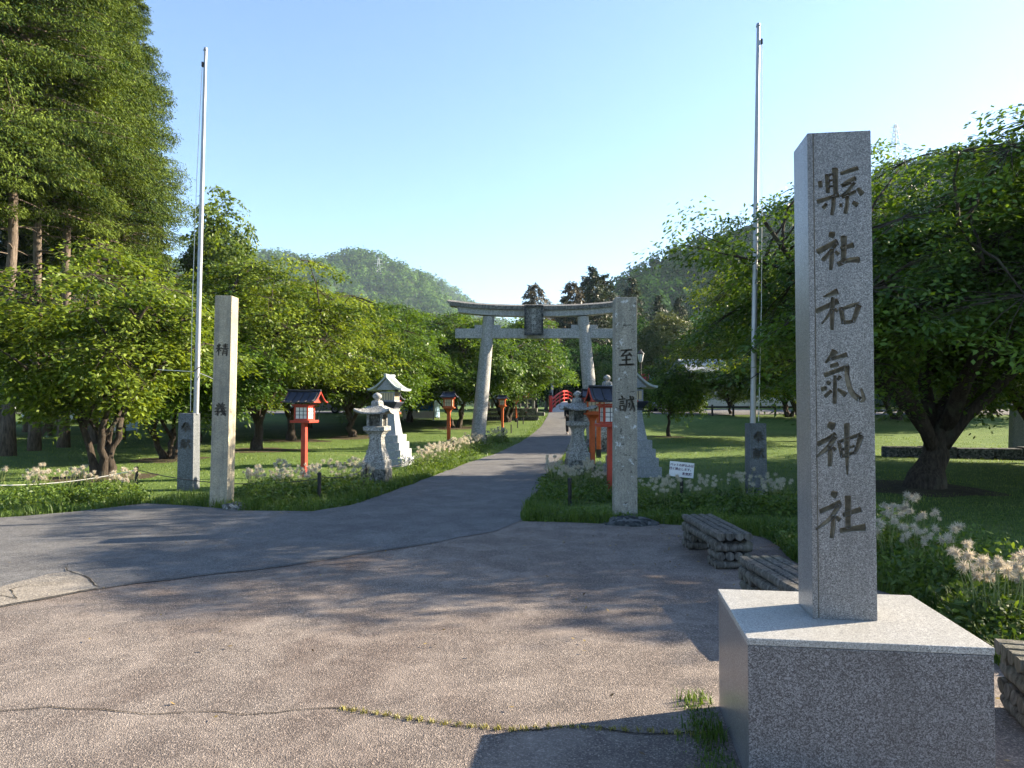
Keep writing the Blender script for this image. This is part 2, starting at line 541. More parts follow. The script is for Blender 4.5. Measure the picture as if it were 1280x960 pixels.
def sheet(name, poly, z, mat, label, cat, kind='structure'):
    pts = [Vector((p[0], p[1], 0)) for p in poly]
    tris = geometry.tessellate_polygon([pts])
    mb = MB()
    mb.v = [(p.x, p.y, gz(p.x, p.y) * 0 + z) for p in pts]
    mb.f = []
    for t in tris:
        a, b, c = (pts[i] for i in t)
        nz = (b - a).cross(c - a).z
        mb.f.append(list(t) if nz > 0 else list(t)[::-1])
    o = mb.build(name, mat)
    return tag(o, label, cat, kind=kind)


left_edge = pix((585, 579), (490, 615), (440, 632), (390, 640), (300, 639), (240, 633), (180, 630), (90, 641), (0, 648), (-150, 655))
fore = left_edge[3:] + [(-40, 10.0), (-40, -16), (7, -16), (5.5, -2), (3.4, 2.2)] + pix((1285, 852), (1240, 832), (1180, 772)) + [(3.2, 6.1), (2.85, 7.0)] + pix((955, 672), (900, 661), (830, 656), (760, 655), (700, 653), (654, 652)) + [(-0.3, 10.6)]
fore_r = rough_poly(fore, 0.2, 0.06, 1)
sheet('forecourt', fore_r, 0.006, M['asphalt_brown'], 'coarse brown asphalt forecourt in the foreground', 'asphalt')
right_edge = pix((654, 651), (650, 642), (660, 627), (679, 610), (687, 590), (705, 570))
road = left_edge + [(-40, 10.2), (-40, 1.5)] + pix((-200, 800), (0, 762), (60, 750), (120, 738), (180, 729), (330, 712), (430, 697), (540, 680), (620, 664)) + right_edge
road_r = rough_poly(road, 0.2, 0.05, 2)
sheet('road', road_r, 0.012, M['asphalt_grey'], 'smooth grey asphalt of the approach road', 'road')
pl = rough_poly(pix((-90, 776), (-90, 752), (0, 736), (60, 720), (95, 716), (112, 726), (122, 737), (60, 749), (0, 760)), 0.12, 0.03, 5)
sheet('road_patch', pl, 0.018, M['asphalt_patch'], 'paler broken patch of asphalt at the seam', 'asphalt')
# path beyond
Ls = [road[0]] + pix((622, 567), (660, 547), (677, 533), (685, 519.5))
Rs = pix((680, 610), (687, 590), (705, 570)) + pix((712, 556), (718, 545), (722, 533), (727, 519.5))


def interp_edge(E, Y):
    E = sorted(E, key=lambda p: p[1])
    if Y <= E[0][1]: return E[0][0] + (Y - E[0][1]) * (E[1][0] - E[0][0]) / (E[1][1] - E[0][1])
    for a, b in zip(E, E[1:]):
        if a[1] <= Y <= b[1]:
            return a[0] + (b[0] - a[0]) * (Y - a[1]) / (b[1] - a[1])
    return E[-1][0] + (Y - E[-1][1]) * 0.06


rows = []
Ys = np.concatenate([[18.9], np.arange(19.5, 66, 1.0)])
for Y in Ys:
    xl, xr = interp_edge(Ls, Y), interp_edge(Rs, Y)
    xl += 0.06 * noise.noise(Vector((Y * 0.9, 1, 0)))
    xr += 0.06 * noise.noise(Vector((Y * 0.9, 5, 0)))
    rows.append([(x, Y, gz(x, Y) + 0.016) for x in np.linspace(xl, xr, 7)])
pm = MB(); pm.grid(rows)
tag(pm.build('path', M['asphalt_grey'], smooth=True), 'asphalt path running under the gate towards the red bridge', 'path', kind='structure')
# far car park sheet on the right and left
cm = MB(); cm.grid([[(x, y, gz(x, y) + 0.03) for x in np.arange(9, 40, 1.0)] for y in np.arange(45, 53, 1.0)])
tag(cm.build('parking_area', M['asphalt_grey']), 'asphalt parking strip beyond the right lawn', 'parking area', kind='structure')
cm = MB(); cm.grid([[(x, y, gz(x, y) + 0.03) for x in np.arange(-40, -8, 1.0)] for y in np.arange(56, 75, 1.0)])
tag(cm.build('parking_area', M['asphalt_grey']), 'asphalt parking area behind the left trees', 'parking area', kind='structure')


def ribbon(name, pts, w, z, mat, label, seed):
    P = []
    for a, b in zip(pts, pts[1:]):
        a, b = Vector(a), Vector(b)
        k = max(2, int((b - a).length / 0.06))
        for j in range(k): P.append(a.lerp(b, j / k))
    P.append(Vector(pts[-1]))
    rows = []
    for i, p in enumerate(P):
        d = (P[min(i + 1, len(P) - 1)] - P[max(0, i - 1)]).normalized()
        s = Vector((-d.y, d.x))
        j = noise.noise(Vector((p.x * 3, p.y * 3, seed))) * 0.05 + noise.noise(Vector((p.x * 13, p.y * 13, seed))) * 0.02
        ww = w * max(0.15, 0.6 + 0.9 * noise.noise(Vector((p.x * 5, p.y * 5, seed + 9))))
        q = p + s * j
        rows.append([((q + s * ww / 2).x, (q + s * ww / 2).y, z), ((q - s * ww / 2).x, (q - s * ww / 2).y, z)])
    mb = MB(); mb.grid(rows)
    o = mb.build(name, mat)
    tag(o, label, 'crack', kind='structure')
    return P


crackA = ribbon('crack', pix((-80, 893), (0, 892), (60, 886), (200, 893), (330, 893), (430, 888), (540, 905), (640, 915), (700, 910), (880, 921)), 0.013, 0.011, M['crack'], 'long dark crack across the brown forecourt', 1)
ribbon('crack', pix((-60, 775), (0, 761), (60, 750), (120, 738), (180, 729), (330, 712), (430, 697), (540, 680)), 0.013, 0.0215, M['crack'], 'dark seam between the grey and the brown asphalt', 2)
ribbon('crack', pix((122, 737), (105, 722), (85, 716), (82, 708)), 0.018, 0.0215, M['crack'], 'short crack branching from the pale patch', 3)
ribbon('crack', pix((0, 747), (22, 752), (12, 740), (40, 733)), 0.012, 0.0215, M['crack'], 'fine crack within the pale patch', 4)


# ------------------------------------------------------------------ grass and weeds (stuff)
def blades(P, H, W, lean=0.5, rg=rng):
    """bent blades from base points; returns verts, tris, var"""
    n = len(P)
    a = rg.uniform(0, 2 * PI, n)
    d = np.stack([np.cos(a), np.sin(a), np.zeros(n)], 1)
    s = np.stack([-np.sin(a), np.cos(a), np.zeros(n)], 1)
    l = rg.uniform(0.1, 1.0, n)[:, None] * lean
    up = np.array([0, 0, 1.0])
    H = H[:, None]; W = W[:, None]
    mid = P + up * H * 0.55 + d * H * l * 0.25
    tip = P + up * H * (1 - 0.25 * l) + d * H * l * 0.9
    V = np.stack([P - s * W, P + s * W, mid + s * W * 0.7, mid - s * W * 0.7, tip], 1).reshape(-1, 3)
    b = (np.arange(n) * 5)[:, None]
    T = np.concatenate([b + np.array([[0, 1, 2]]), b + np.array([[0, 2, 3]]), b + np.array([[3, 2, 4]])], 1).reshape(-1, 3)
    return V, T


def in_poly(px, py, poly):
    inside = np.zeros(len(px), bool)
    n = len(poly)
    for i in range(n):
        x1, y1 = poly[i]; x2, y2 = poly[(i + 1) % n]
        c = ((y1 > py) != (y2 > py)) & (px < (x2 - x1) * (py - y1) / (y2 - y1 + 1e-12) + x1)
        inside ^= c
    return inside


def on_asphalt(px, py):
    r = in_poly(px, py, fore_r) | in_poly(px, py, road_r)
    far = py > 18.5
    xl = np.interp(py, [p[1] for p in Ls], [p[0] for p in Ls])
    xr = np.interp(py, [p[1] for p in Rs], [p[0] for p in Rs])
    return r | (far & (px > xl) & (px < xr))


gzv = np.vectorize(gz)
BARE = [((px - 640) / F * Y_, Y_, r_) for px, Y_, r_ in ((1152, 13.7, 1.5), (128, 15.7, 1.3), (322, 24.5, 1.6), (212, 21, 1.2), (365, 31, 1.5), (441, 33.5, 1.6), (571, 40, 1.5), (836, 33.5, 0.8))]
for q, (bx, by, br_) in enumerate(BARE):
    poly = [(bx + br_ * (0.8 + 0.35 * noise.noise(Vector((math.cos(a) * 1.5, math.sin(a) * 1.5, q)))) * math.cos(a) * 1.15, by + br_ * (0.8 + 0.35 * noise.noise(Vector((math.cos(a) * 1.5, math.sin(a) * 1.5, q)))) * math.sin(a)) for a in np.linspace(0, 2 * PI, 41)[:-1]]
    sm = MB()
    c0 = (bx, by, gz(bx, by) + 0.03)
    sm.v = [c0] + [(x, y, gz(x, y) + 0.004) for x, y in poly]
    sm.f = [[0, 1 + i, 1 + (i + 1) % 40] for i in range(40)]
    tag(sm.build('bare_soil', M['soil'], smooth=True), 'bare trodden soil around the foot of a lawn tree', 'soil', kind='structure')


def grass_object(name, px, py, h, w, mat, label, cat, lean=0.6, clump=1.3):
    k = ~on_asphalt(px, py)
    for (bx, by, br_) in BARE:
        dd = np.hypot(px - bx, py - by)
        k &= (dd > br_ * 0.45) & (rng.uniform(0, 1, len(px)) < np.clip(dd / br_ - 0.25, 0.08, 1))
    px, py, h, w = px[k], py[k], h[k], w[k]
    P = np.stack([px, py, gzv(px, py) - 0.005], 1)
    V, T = blades(P, h, w, lean)
    cl = np.array([noise.noise(Vector((x * clump, y * clump, 0))) for x, y in zip(px, py)])
    var = np.clip(0.5 + 0.45 * cl + rng.uniform(-0.35, 0.35, len(px)), 0, 1)
    me = fast_mesh(name, V, T, mat, np.repeat(var, 3))
    return tag(link(name, me), label, cat, kind='stuff')


n = 150000
Y = 1 / rng.uniform(1 / 34, 1 / 4.3, n)
X = rng.uniform(-0.85, 0.85, n) * Y
tall = np.array([0.6 + 0.55 * max(0, noise.noise(Vector((x * 0.6, y * 0.6, 3)))) for x, y in zip(X, Y)])
grass_object('lawn_grass', X, Y, rng.uniform(0.03, 0.08, n) * tall * (0.8 + Y / 40), rng.uniform(0.002, 0.004, n) * (0.6 + Y / 14), M['grass'], 'short mown grass covering the lawns on both sides', 'grass')


def band(poly_pts, n, width, hmin, hmax, off=0.0):
    """random points along a polyline, within width to both sides"""
    seg = [(Vector(a), Vector(b)) for a, b in zip(poly_pts, poly_pts[1:])]
    L = np.array([(b - a).length for a, b in seg])
    pick = rng.choice(len(seg), n, p=L / L.sum())
    t = rng.uniform(0, 1, n)
    X = np.zeros(n); Y = np.zeros(n)
    A = np.array([tuple(a) for a, b in seg]); B = np.array([tuple(b) for a, b in seg])
    P = A[pick] + (B - A)[pick] * t[:, None]
    D = (B - A)[pick]; D /= np.linalg.norm(D, axis=1)[:, None] + 1e-9
    s = np.stack([-D[:, 1], D[:, 0]], 1)
    r = rng.normal(off, width, n)
    P = P + s * r[:, None]
    cl = np.array([noise.noise(Vector((x * 1.6, y * 1.6, 7))) for x, y in P])
    h = rng.uniform(hmin, hmax, n) * (1 + 0.9 * np.clip(cl, -0.7, 1))
    return P[:, 0], P[:, 1], h


edgeL = left_edge[::-1]
edgeR = pix((654, 651), (700, 653), (760, 655), (830, 656), (900, 661), (955, 672)) + [(2.85, 7.0), (3.2, 6.1)] + pix((1180, 772), (1240, 832), (1285, 852)) + [(3.4, 2.2)]
parts = []
for e, n_, wdt, h0, h1 in ((edgeL, 26000, 0.42, 0.06, 0.20), (edgeR, 26000, 0.40, 0.06, 0.20), (Ls, 5000, 0.35, 0.05, 0.15), (Rs, 4000, 0.35, 0.05, 0.15), (right_edge, 7000, 0.32, 0.05, 0.16)):
    parts.append(band(e, n_, wdt, h0, h1))
X = np.concatenate([p[0] for p in parts]); Y = np.concatenate([p[1] for p in parts]); H = np.concatenate([p[2] for p in parts])
grass_object('weedy_edge', X, Y, H, rng.uniform(0.003, 0.007, len(X)), M['weed'], 'longer weedy grass fringing the edges of the asphalt', 'grass', 0.9, 2.0)


def broadleaves(name, px, py, size, hmax, mat, label, force=False):
    k = ~on_asphalt(px, py)
    if force: k[:] = True
    px, py = px[k], py[k]
    size = size[k] if hasattr(size, '__len__') else np.full(len(px), size)
    n = len(px)
    cl = np.array([noise.noise(Vector((x * 1.4, y * 1.4, 2))) for x, y in zip(px, py)])
    z = gzv(px, py) + rng.uniform(0.02, 1, n) * hmax * np.clip(0.75 + 0.9 * cl, 0.15, 1.6)
    P = np.stack([px, py, z], 1)
    V, Q = leaf_quads(P, np.tile([0, 0, 1.0], (n, 1)), size, size * 0.55, 0.9)
    var = np.clip(0.5 + 0.4 * cl + rng.uniform(-0.4, 0.4, n), 0, 1)
    return tag(link(name, fast_mesh(name, V, Q, mat, var)), label, 'weeds', kind='stuff')


def norm(a):
    return a / (np.linalg.norm(a, axis=1)[:, None] + 1e-9)


def leaf_quads(P, Nn, L, W, jit=0.6, D=None, droop=0.3, rg=rng):
    n = len(P)
    nl = norm(Nn + rg.normal(0, jit, (n, 3)))
    d = rg.normal(0, 1, (n, 3))
    if D is not None: d = D + 0.55 * d
    d[:, 2] -= droop
    d = norm(d - nl * (d * nl).sum(1)[:, None] * 0.8)
    s = norm(np.cross(nl, d))
    L = (L if hasattr(L, '__len__') else np.full(n, L))[:, None] * rg.uniform(0.7, 1.25, n)[:, None]
    W = (W if hasattr(W, '__len__') else np.full(n, W))[:, None] * rg.uniform(0.7, 1.2, n)[:, None]
    a = P
    b = P + d * L * 0.45 + s * W * 0.5 - nl * W * 0.12
    c = P + d * L - np.array([0, 0, 1.0]) * L * 0.12
    e = P + d * L * 0.45 - s * W * 0.5 - nl * W * 0.12
    V = np.stack([a, b, c, e], 1).reshape(-1, 3)
    Q = (np.arange(n) * 4)[:, None] + np.array([[0, 1, 2, 3]])
    return V, Q


bits = [band(edgeL, 9000, 0.35, 0, 1, -0.1), band(edgeR, 9000, 0.42, 0, 1, 0.1)]
broadleaves('low_weeds', np.concatenate([b[0] for b in bits]), np.concatenate([b[1] for b in bits]), rng.uniform(0.03, 0.07, 18000), 0.16, M['weed'], 'low leafy weeds growing along the asphalt edges')
n_ = 14000
Y = 1 / rng.uniform(1 / 32, 1 / 8.0, n_); X = rng.uniform(-0.8, 0.8, n_) * Y
k = np.array([noise.noise(Vector((x * 0.5, y * 0.5, 11))) > 0.12 for x, y in zip(X, Y)])
broadleaves('lawn_clover', X[k], Y[k], rng.uniform(0.02, 0.05, k.sum()), 0.07, M['weed'], 'patches of clover and low weeds in the lawn')
# dry leaves dropped on the asphalt
n_ = 700
e_ = [band(edgeL, 260, 0.7, 0, 1, 0.5), band(edgeR, 300, 0.9, 0, 1, -0.6)]
X = np.concatenate([b[0] for b in e_] + [rng.uniform(-5, 2.6, 110)]); Y = np.concatenate([b[1] for b in e_] + [rng.uniform(3.2, 9.5, 110)])
k = in_poly(X, Y, fore_r) | in_poly(X, Y, road_r)
X, Y = X[k], Y[k]
V, Q = leaf_quads(np.stack([X, Y, np.full(len(X), 0.028)], 1), np.tile([0, 0, 1.0], (len(X), 1)), 0.035, 0.02, 0.25, None, 0.0)
tag(link('leaf_litter', fast_mesh('leaf_litter', V, Q, M['litter'], rng.uniform(0, 1, len(X)))), 'small dry leaves scattered on the asphalt', 'leaf litter', kind='stuff')
# moss and tufts in the long crack, weeds at the foot of the plinth
pp = [p for p in crackA if p.x > -0.9]
n_ = 900
idx = rng.integers(0, len(pp), n_)
PX = np.array([pp[i].x for i in idx]) + rng.normal(0, 0.012, n_); PY = np.array([pp[i].y for i in idx]) + rng.normal(0, 0.012, n_)
V, T = blades(np.stack([PX, PY, np.full(n_, 0.008)], 1), rng.uniform(0.006, 0.028, n_), rng.uniform(0.0015, 0.003, n_), 1.2)
tag(link('crack_moss', fast_mesh('crack_moss', V, T, M['moss'], np.repeat(rng.uniform(0, 1, n_), 3))), 'yellowish moss and tiny grass growing in the long crack', 'moss', kind='stuff')
n_ = 1300
t = rng.uniform(0, 1, n_)
PX = 0.93 + 0.13 * t + rng.normal(-0.06, 0.06, n_); PY = 3.0 + 0.95 * t
k = PX < 0.965 + 0.117 * t
V, T = blades(np.stack([PX, PY, np.full(n_, 0.006)], 1)[k], rng.uniform(0.015, 0.085, n_)[k] * (0.35 + 0.65 * (np.sin(t * 13 + 1) > 0.1))[k], rng.uniform(0.0015, 0.004, n_)[k], 1.0)
tag(link('plinth_weeds', fast_mesh('plinth_weeds', V, T, M['weed'], np.repeat(rng.uniform(0.1, 0.9, k.sum()), 3))), 'tufts of grass at the foot of the big granite plinth', 'weeds', kind='stuff')


# ------------------------------------------------------------------ trees
def rn(p, s=0.0):
    return noise.noise(Vector((p[0] + s, p[1] - s, p[2] + 2 * s)))


def limb_path(rg, p0, az, length, rise, n=7, wob=0.12, droop=0.0):
    pts = [Vector(p0)]
    d = Vector((math.cos(az), math.sin(az), 0))
    for i in range(1, n + 1):
        t = i / n
        p = Vector(p0) + d * length * t + Vector((0, 0, rise * (t ** 0.8) - droop * t * t))
        p += Vector((rg.normal(0, wob), rg.normal(0, wob), rg.normal(0, wob * 0.6))) * length * 0.12 * (1 + t)
        pts.append(p)
    return pts


def make_broadleaf(name, label, cat, seed, H0=1.6, tr=0.18, Rr=3.0, Rz=2.4, zc=3.6, nspray=700, per=55, spr=0.42, leaf=0.10, mat='leaf_cherry', limbs=6, low=-0.5, gap=-0.12, lean=(0, 0), az=None, stems=1, flat=0.75, centre=(0, 0), bark='bark', twigs=True, lobes=0.3, group=None, fexp=2.4, pads=0, padr=0.27):
    rg = np.random.default_rng(seed)
    root = empty(name, label=label, cat=cat, group=group)
    tb = MB()
    nodes_ = []
    for s in range(stems):
        a0 = 2 * PI * s / stems + rg.uniform(0, 1)
        off = Vector((math.cos(a0), math.sin(a0), 0)) * (0.0 if stems == 1 else tr * 1.2)
        top = Vector((lean[0], lean[1], H0)) + off * (1 if stems == 1 else 4)
        pts = []
        for i in range(7):
            t = i / 6
            p = off.lerp(top, t) + Vector((rg.normal(0, 0.03), rg.normal(0, 0.03), 0)) * H0 * (0 if i == 0 else 1)
            pts.append(p)
        pts[0].z = -0.15
        rad = [tr * (1.75 if i == 0 else 1.3 if i == 1 else 1.0) * (1 - 0.28 * i / 6) for i in range(7)]
        rad[1] *= 1.0
        pts.insert(1, pts[0].lerp(pts[1], 0.35)); rad.insert(1, tr * 1.38)
        tb.tube(pts, rad, 12)
        nl = max(2, limbs // stems)
        for i in range(nl):
            a = (az[i] if az else (a0 if stems > 1 else 0) + 2 * PI * i / nl * (1 if stems == 1 else 0.6) + rg.normal(0, 0.25))
            ti = rg.integers(4, len(pts))
            p0 = pts[ti]
            tgt_r = Rr * rg.uniform(0.62, 0.9)
            LP = limb_path(rg, p0, a, tgt_r, (zc - p0.z) * rg.uniform(0.7, 1.0) + Rz * rg.uniform(-0.1, 0.55), 8)
            r0 = tr * rg.uniform(0.42, 0.62)
            tb.tube(LP, [r0 * (1 - 0.8 * j / 8) for j in range(9)], 8)
            nodes_ += LP[2:]
            for q in range(4):
                j = rg.integers(2, 7)
                L2 = limb_path(rg, LP[j], a + rg.choice([-1, 1]) * rg.uniform(0.4, 1.1), Rr * rg.uniform(0.25, 0.5), Rz * rg.uniform(-0.1, 0.6), 5)
                r1 = r0 * (1 - 0.8 * j / 8) * 0.6
                tb.tube(L2, [r1 * (1 - 0.8 * k_ / 5) for k_ in range(6)], 6)
                nodes_ += L2[1:]
    # sprays
    C, Nr = [], []
    sd = seed * 3.7
    tries = 0
    want = pads or nspray
    while len(C) < want and tries < want * 60:
        tries += 1
        d = rg.normal(0, 1, 3); d /= np.linalg.norm(d)
        if d[2] < low: continue
        mod = 1 + lobes * rn(d * 1.7, sd) + lobes * 0.6 * rn(d * 4.0, sd)
        f = rg.uniform(0, 1) ** (1 / (fexp if not pads else 2.0))
        p = d * np.array([Rr, Rr, Rz]) * mod * f
        p[2] += zc
        if p[2] < 0.5: continue
        if not pads and rn(p * (2.6 / max(1.2, Rr * 0.5)), sd + 5) < gap: continue
        p[0] += centre[0]; p[1] += centre[1]
        C.append(p); Nr.append(d)
    if pads:
        PC, PN = np.array(C), np.array(Nr)
        NA = np.array([tuple(q) for q in nodes_])
        C, Nr = [], []
        per_pad = max(4, nspray // pads)
        for c, d in zip(PC, PN):
            rb = Rr * padr * rg.uniform(0.65, 1.3)
            nn = np.array([0, 0, 1.0]) + d * np.array([0.55, 0.55, 0.1]) + rg.normal(0, 0.14, 3); nn /= np.linalg.norm(nn)
            a1 = np.cross(nn, rg.normal(0, 1, 3)); a1 /= np.linalg.norm(a1); a2 = np.cross(nn, a1)
            dist = np.linalg.norm(NA - c, axis=1) + 0.5 * np.clip(NA[:, 2] - c[2], 0, 9)
            j = int(np.argmin(dist))
            q0, q1 = Vector(NA[j]), Vector(c)
            if (q1 - q0).length < Rr:
                qm = q0.lerp(q1, 0.5) + Vector((0, 0, 0.10 * (q1 - q0).length)) + Vector(rg.normal(0, 0.06, 3))
                tb.tube([q0, q0.lerp(qm, 0.5) + Vector(rg.normal(0, 0.03, 3)), qm, q1], [0.032, 0.026, 0.02, 0.012], 5, cap=False)
            for _ in range(int(per_pad * (rb / (Rr * padr)) ** 1.6) + 1):
                th_, r_ = rg.uniform(0, 2 * PI), rb * math.sqrt(rg.uniform(0.02, 1))
                s_ = c + (a1 * math.cos(th_) + a2 * math.sin(th_)) * r_ + nn * rg.normal(0, 0.05) - np.array([0, 0, 0.22 * r_ * r_ / max(rb, .1)])
                if s_[2] < 0.6: continue
                C.append(s_); Nr.append(norm((nn + 0.35 * d)[None])[0])
                tb.tube([Vector(c), Vector(c).lerp(Vector(s_), 0.55) + Vector((0, 0, 0.05 * r_)), Vector(s_)], [0.011, 0.008, 0.004], 3, cap=False)
    for p in (nodes_ if twigs else []):
        q = np.array(p)
        rel = (q - np.array([centre[0], centre[1], zc])) / np.array([Rr, Rr, Rz])
        if np.linalg.norm(rel) > 0.72 and q[2] > 1.5:
            for _ in range(5):
                C.append(q + rg.normal(0, 0.22, 3)); Nr.append(norm(rel[None])[0])
    C = np.array(C); Nr = np.array(Nr)
    n = len(C)
    if twigs and nodes_ and not pads:
        NA = np.array([tuple(p) for p in nodes_])
        for c in C[:: (1 if n < 900 else 2)]:
            dist = np.linalg.norm(NA - c, axis=1) + 0.6 * np.clip(NA[:, 2] - c[2], 0, 9)
            j = int(np.argmin(dist))
            a = Vector(NA[j]); b = Vector(c)
            if (b - a).length > Rr * 0.8: continue
            mid = a.lerp(b, 0.5) + Vector((0, 0, 0.08 * (b - a).length)) + Vector(rg.normal(0, 0.05, 3))
            tb.tube([a, mid, b], [0.014, 0.009, 0.004], 3, cap=False)
    tb.build('trunk', M[bark], root, smooth=True)
    # leaves
    up = np.array([0, 0, 1.0])
    sn = norm(up * flat + Nr * 0.55 + rg.normal(0, 0.25, (n, 3)))
    t1 = norm(np.cross(sn, rg.normal(0, 1, (n, 3)))); t2 = np.cross(sn, t1)
    cv = np.array([rn(c * 0.9, sd + 2) for c in C])
    sr = spr * rg.uniform(0.6, 1.35, n)
    i = np.repeat(np.arange(n), per)
    m = len(i)
    th = rg.uniform(0, 2 * PI, m); r = np.sqrt(rg.uniform(0.01, 1, m))
    D = t1[i] * np.cos(th)[:, None] + t2[i] * np.sin(th)[:, None]
    P = C[i] + D * (r * sr[i])[:, None] - up * (0.35 * sr[i] * r * r)[:, None] + rg.normal(0, 0.16, (m, 3)) * sr[i][:, None]
    V, Q = leaf_quads(P, sn[i], leaf, leaf * 0.55, 0.42, D, 0.35, rg)
    var = np.clip(0.5 + 0.55 * cv[i] + rg.uniform(-0.25, 0.25, n)[i] + rg.uniform(-0.3, 0.3, m), 0, 1)
    link('crown', fast_mesh(name + '_crown', V, Q, M[mat], var), root)
    return root


def make_conifer(name, label, cat, seed, H=20.0, z0=6.0, Rm=3.0, tr=0.24, nb=260, per=110, leaf=0.26, lw=0.07, mat='leaf_cypress', bark='bark_con', shape=0.75, droop=0.45, sparse=1.0, group=None, stubs=0):
    rg = np.random.default_rng(seed)
    root = empty(name, label=label, cat=cat, group=group)
    tb = MB()
    pts = [Vector((rg.normal(0, 0.03), rg.normal(0, 0.03), z)) for z in np.linspace(-0.2, H * 0.98, 14)]
    rad = [tr * (1.35 if i == 0 else 1.0) * (1 - 0.93 * i / 13) + 0.01 for i in range(14)]
    tb.tube(pts, rad, 10)
    Ps, Ns, Ds, Vs = [], [], [], []
    for k in range(nb + stubs):
        t = (k + rg.uniform(0, 1)) / nb if k < nb else 0
        z = z0 + (H - z0) * t ** 0.9
        a = rg.uniform(0, 2 * PI)
        L = Rm * ((1 - t) ** shape) * min(1.0, 0.55 + t * 4) * rg.uniform(0.74, 1.06) + 0.15
        if k >= nb:
            z = rg.uniform(1.2, z0); L = rg.uniform(0.3, 1.2)
        out = np.array([math.cos(a), math.sin(a), 0])
        rise = rg.uniform(-0.05, 0.25) * L
        base = np.array([0, 0, z])
        ts = np.linspace(0, 1, 5)
        br = [base + out * L * u + np.array([0, 0, rise * u - droop * 0.5 * L * u * u]) for u in ts]
        tb.tube([Vector(p) for p in br], [0.035 * (1 - 0.85 * u) * (0.5 + L / 3) for u in ts], 4, cap=False)
        if k >= nb: continue
        m = int(per * (0.25 + 0.75 * L / Rm) * sparse)
        u = rg.uniform(0.16, 1.05, m) ** 0.6
        lat = rg.normal(0, 0.16, m) * L * (0.35 + 0.65 * u) * 0.9
        side = np.array([-math.sin(a), math.cos(a), 0])
        P = base + out * (L * u)[:, None] + side * lat[:, None] + np.array([0, 0, 1.0]) * (rise * u - droop * 0.5 * L * u * u - rg.uniform(0, 0.30, m) * (0.2 + 0.2 * L))[:, None]
        P += rg.normal(0, 0.05, (m, 3))
        bv = rg.uniform(-0.28, 0.28) + 0.25 * rn((base + out * L) * 0.8, seed)
        D = np.tile(out * 0.8, (m, 1)) + side * (np.sign(lat) * 0.5)[:, None] + np.array([0, 0, -0.55])
        Ps.append(P); Ds.append(D)
        Ns.append(np.tile(out * 0.7 + np.array([0, 0, 0.75]), (m, 1)))
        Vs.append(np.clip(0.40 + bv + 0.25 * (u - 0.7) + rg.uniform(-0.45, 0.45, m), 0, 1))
    P = np.concatenate(Ps); D = np.concatenate(Ds); Nn = np.concatenate(Ns); var = np.concatenate(Vs)
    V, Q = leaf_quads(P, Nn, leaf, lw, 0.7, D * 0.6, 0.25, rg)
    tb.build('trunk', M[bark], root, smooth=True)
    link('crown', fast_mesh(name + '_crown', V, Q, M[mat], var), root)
    return root


def gp(px, Y):
    """ground point at depth Y under a pixel column"""
    x = (px - 640) / F * Y
    return Vector((x, Y, gz(x, Y)))


# big cherry on the right lawn
big = make_broadleaf('cherry_tree', 'large spreading cherry tree with a thick dark trunk on the right lawn', 'tree', 11, H0=1.25, tr=0.28, Rr=4.9, Rz=2.7, zc=4.0, nspray=3100, pads=185, padr=0.24, per=50, spr=0.40, leaf=0.10, limbs=7, low=-0.75, gap=0.0, flat=1.5, lean=(0.55, 0), az=[2.7, 0.25, 1.2, -0.6, 3.6, 4.6, 0.8, 2.0], centre=(1.4, -1.0), lobes=0.34)
big.location = gp(1152, 13.7)
# left multi stemmed cherry
sh = make_broadleaf('cherry_tree', 'many stemmed low cherry tree behind the left flower bed', 'tree', 21, H0=1.3, tr=0.085, Rr=2.7, Rz=1.75, zc=3.2, flat=1.4, lobes=0.45, nspray=620, pads=52, padr=0.30, per=46, spr=0.34, leaf=0.11, limbs=8, stems=4, low=-0.4, gap=0.0, mat='leaf_cherry2', bark='bark', centre=(0.0, 0))
sh.location = gp(128, 15.7)
# avenue cherries on the left
cA = make_broadleaf('cherry_tree', None, 'tree', 31, H0=1.5, tr=0.18, lobes=0.42, gap=0.02, Rr=4.1, Rz=3.0, zc=4.3, flat=1.4, nspray=1500, pads=112, padr=0.26, per=46, spr=0.44, leaf=0.14, mat='leaf_cherry2', lean=(0.1, 0), limbs=7, low=-0.6)
cB = make_broadleaf('cherry_tree', None, 'tree', 32, H0=1.4, tr=0.16, lobes=0.42, gap=0.02, Rr=3.9, Rz=2.6, zc=3.9, flat=1.4, nspray=1350, pads=102, padr=0.26, per=46, spr=0.44, leaf=0.14, mat='leaf_cherry', lean=(-0.2, 0.1), limbs=7, low=-0.6)
cC = make_broadleaf('cherry_tree', None, 'tree', 33, H0=1.0, tr=0.11, lobes=0.42, gap=0.02, Rr=3.3, Rz=2.3, zc=3.4, flat=1.4, nspray=1050, pads=80, padr=0.28, per=46, spr=0.42, leaf=0.15, mat='leaf_cherry', limbs=8, stems=3, low=-0.75)
used = set()


def tree(proto, p, rz, s, label, group=None):
    first = proto not in used
    used.add(proto)
    return place(proto, first, p, rz, s, label, group)


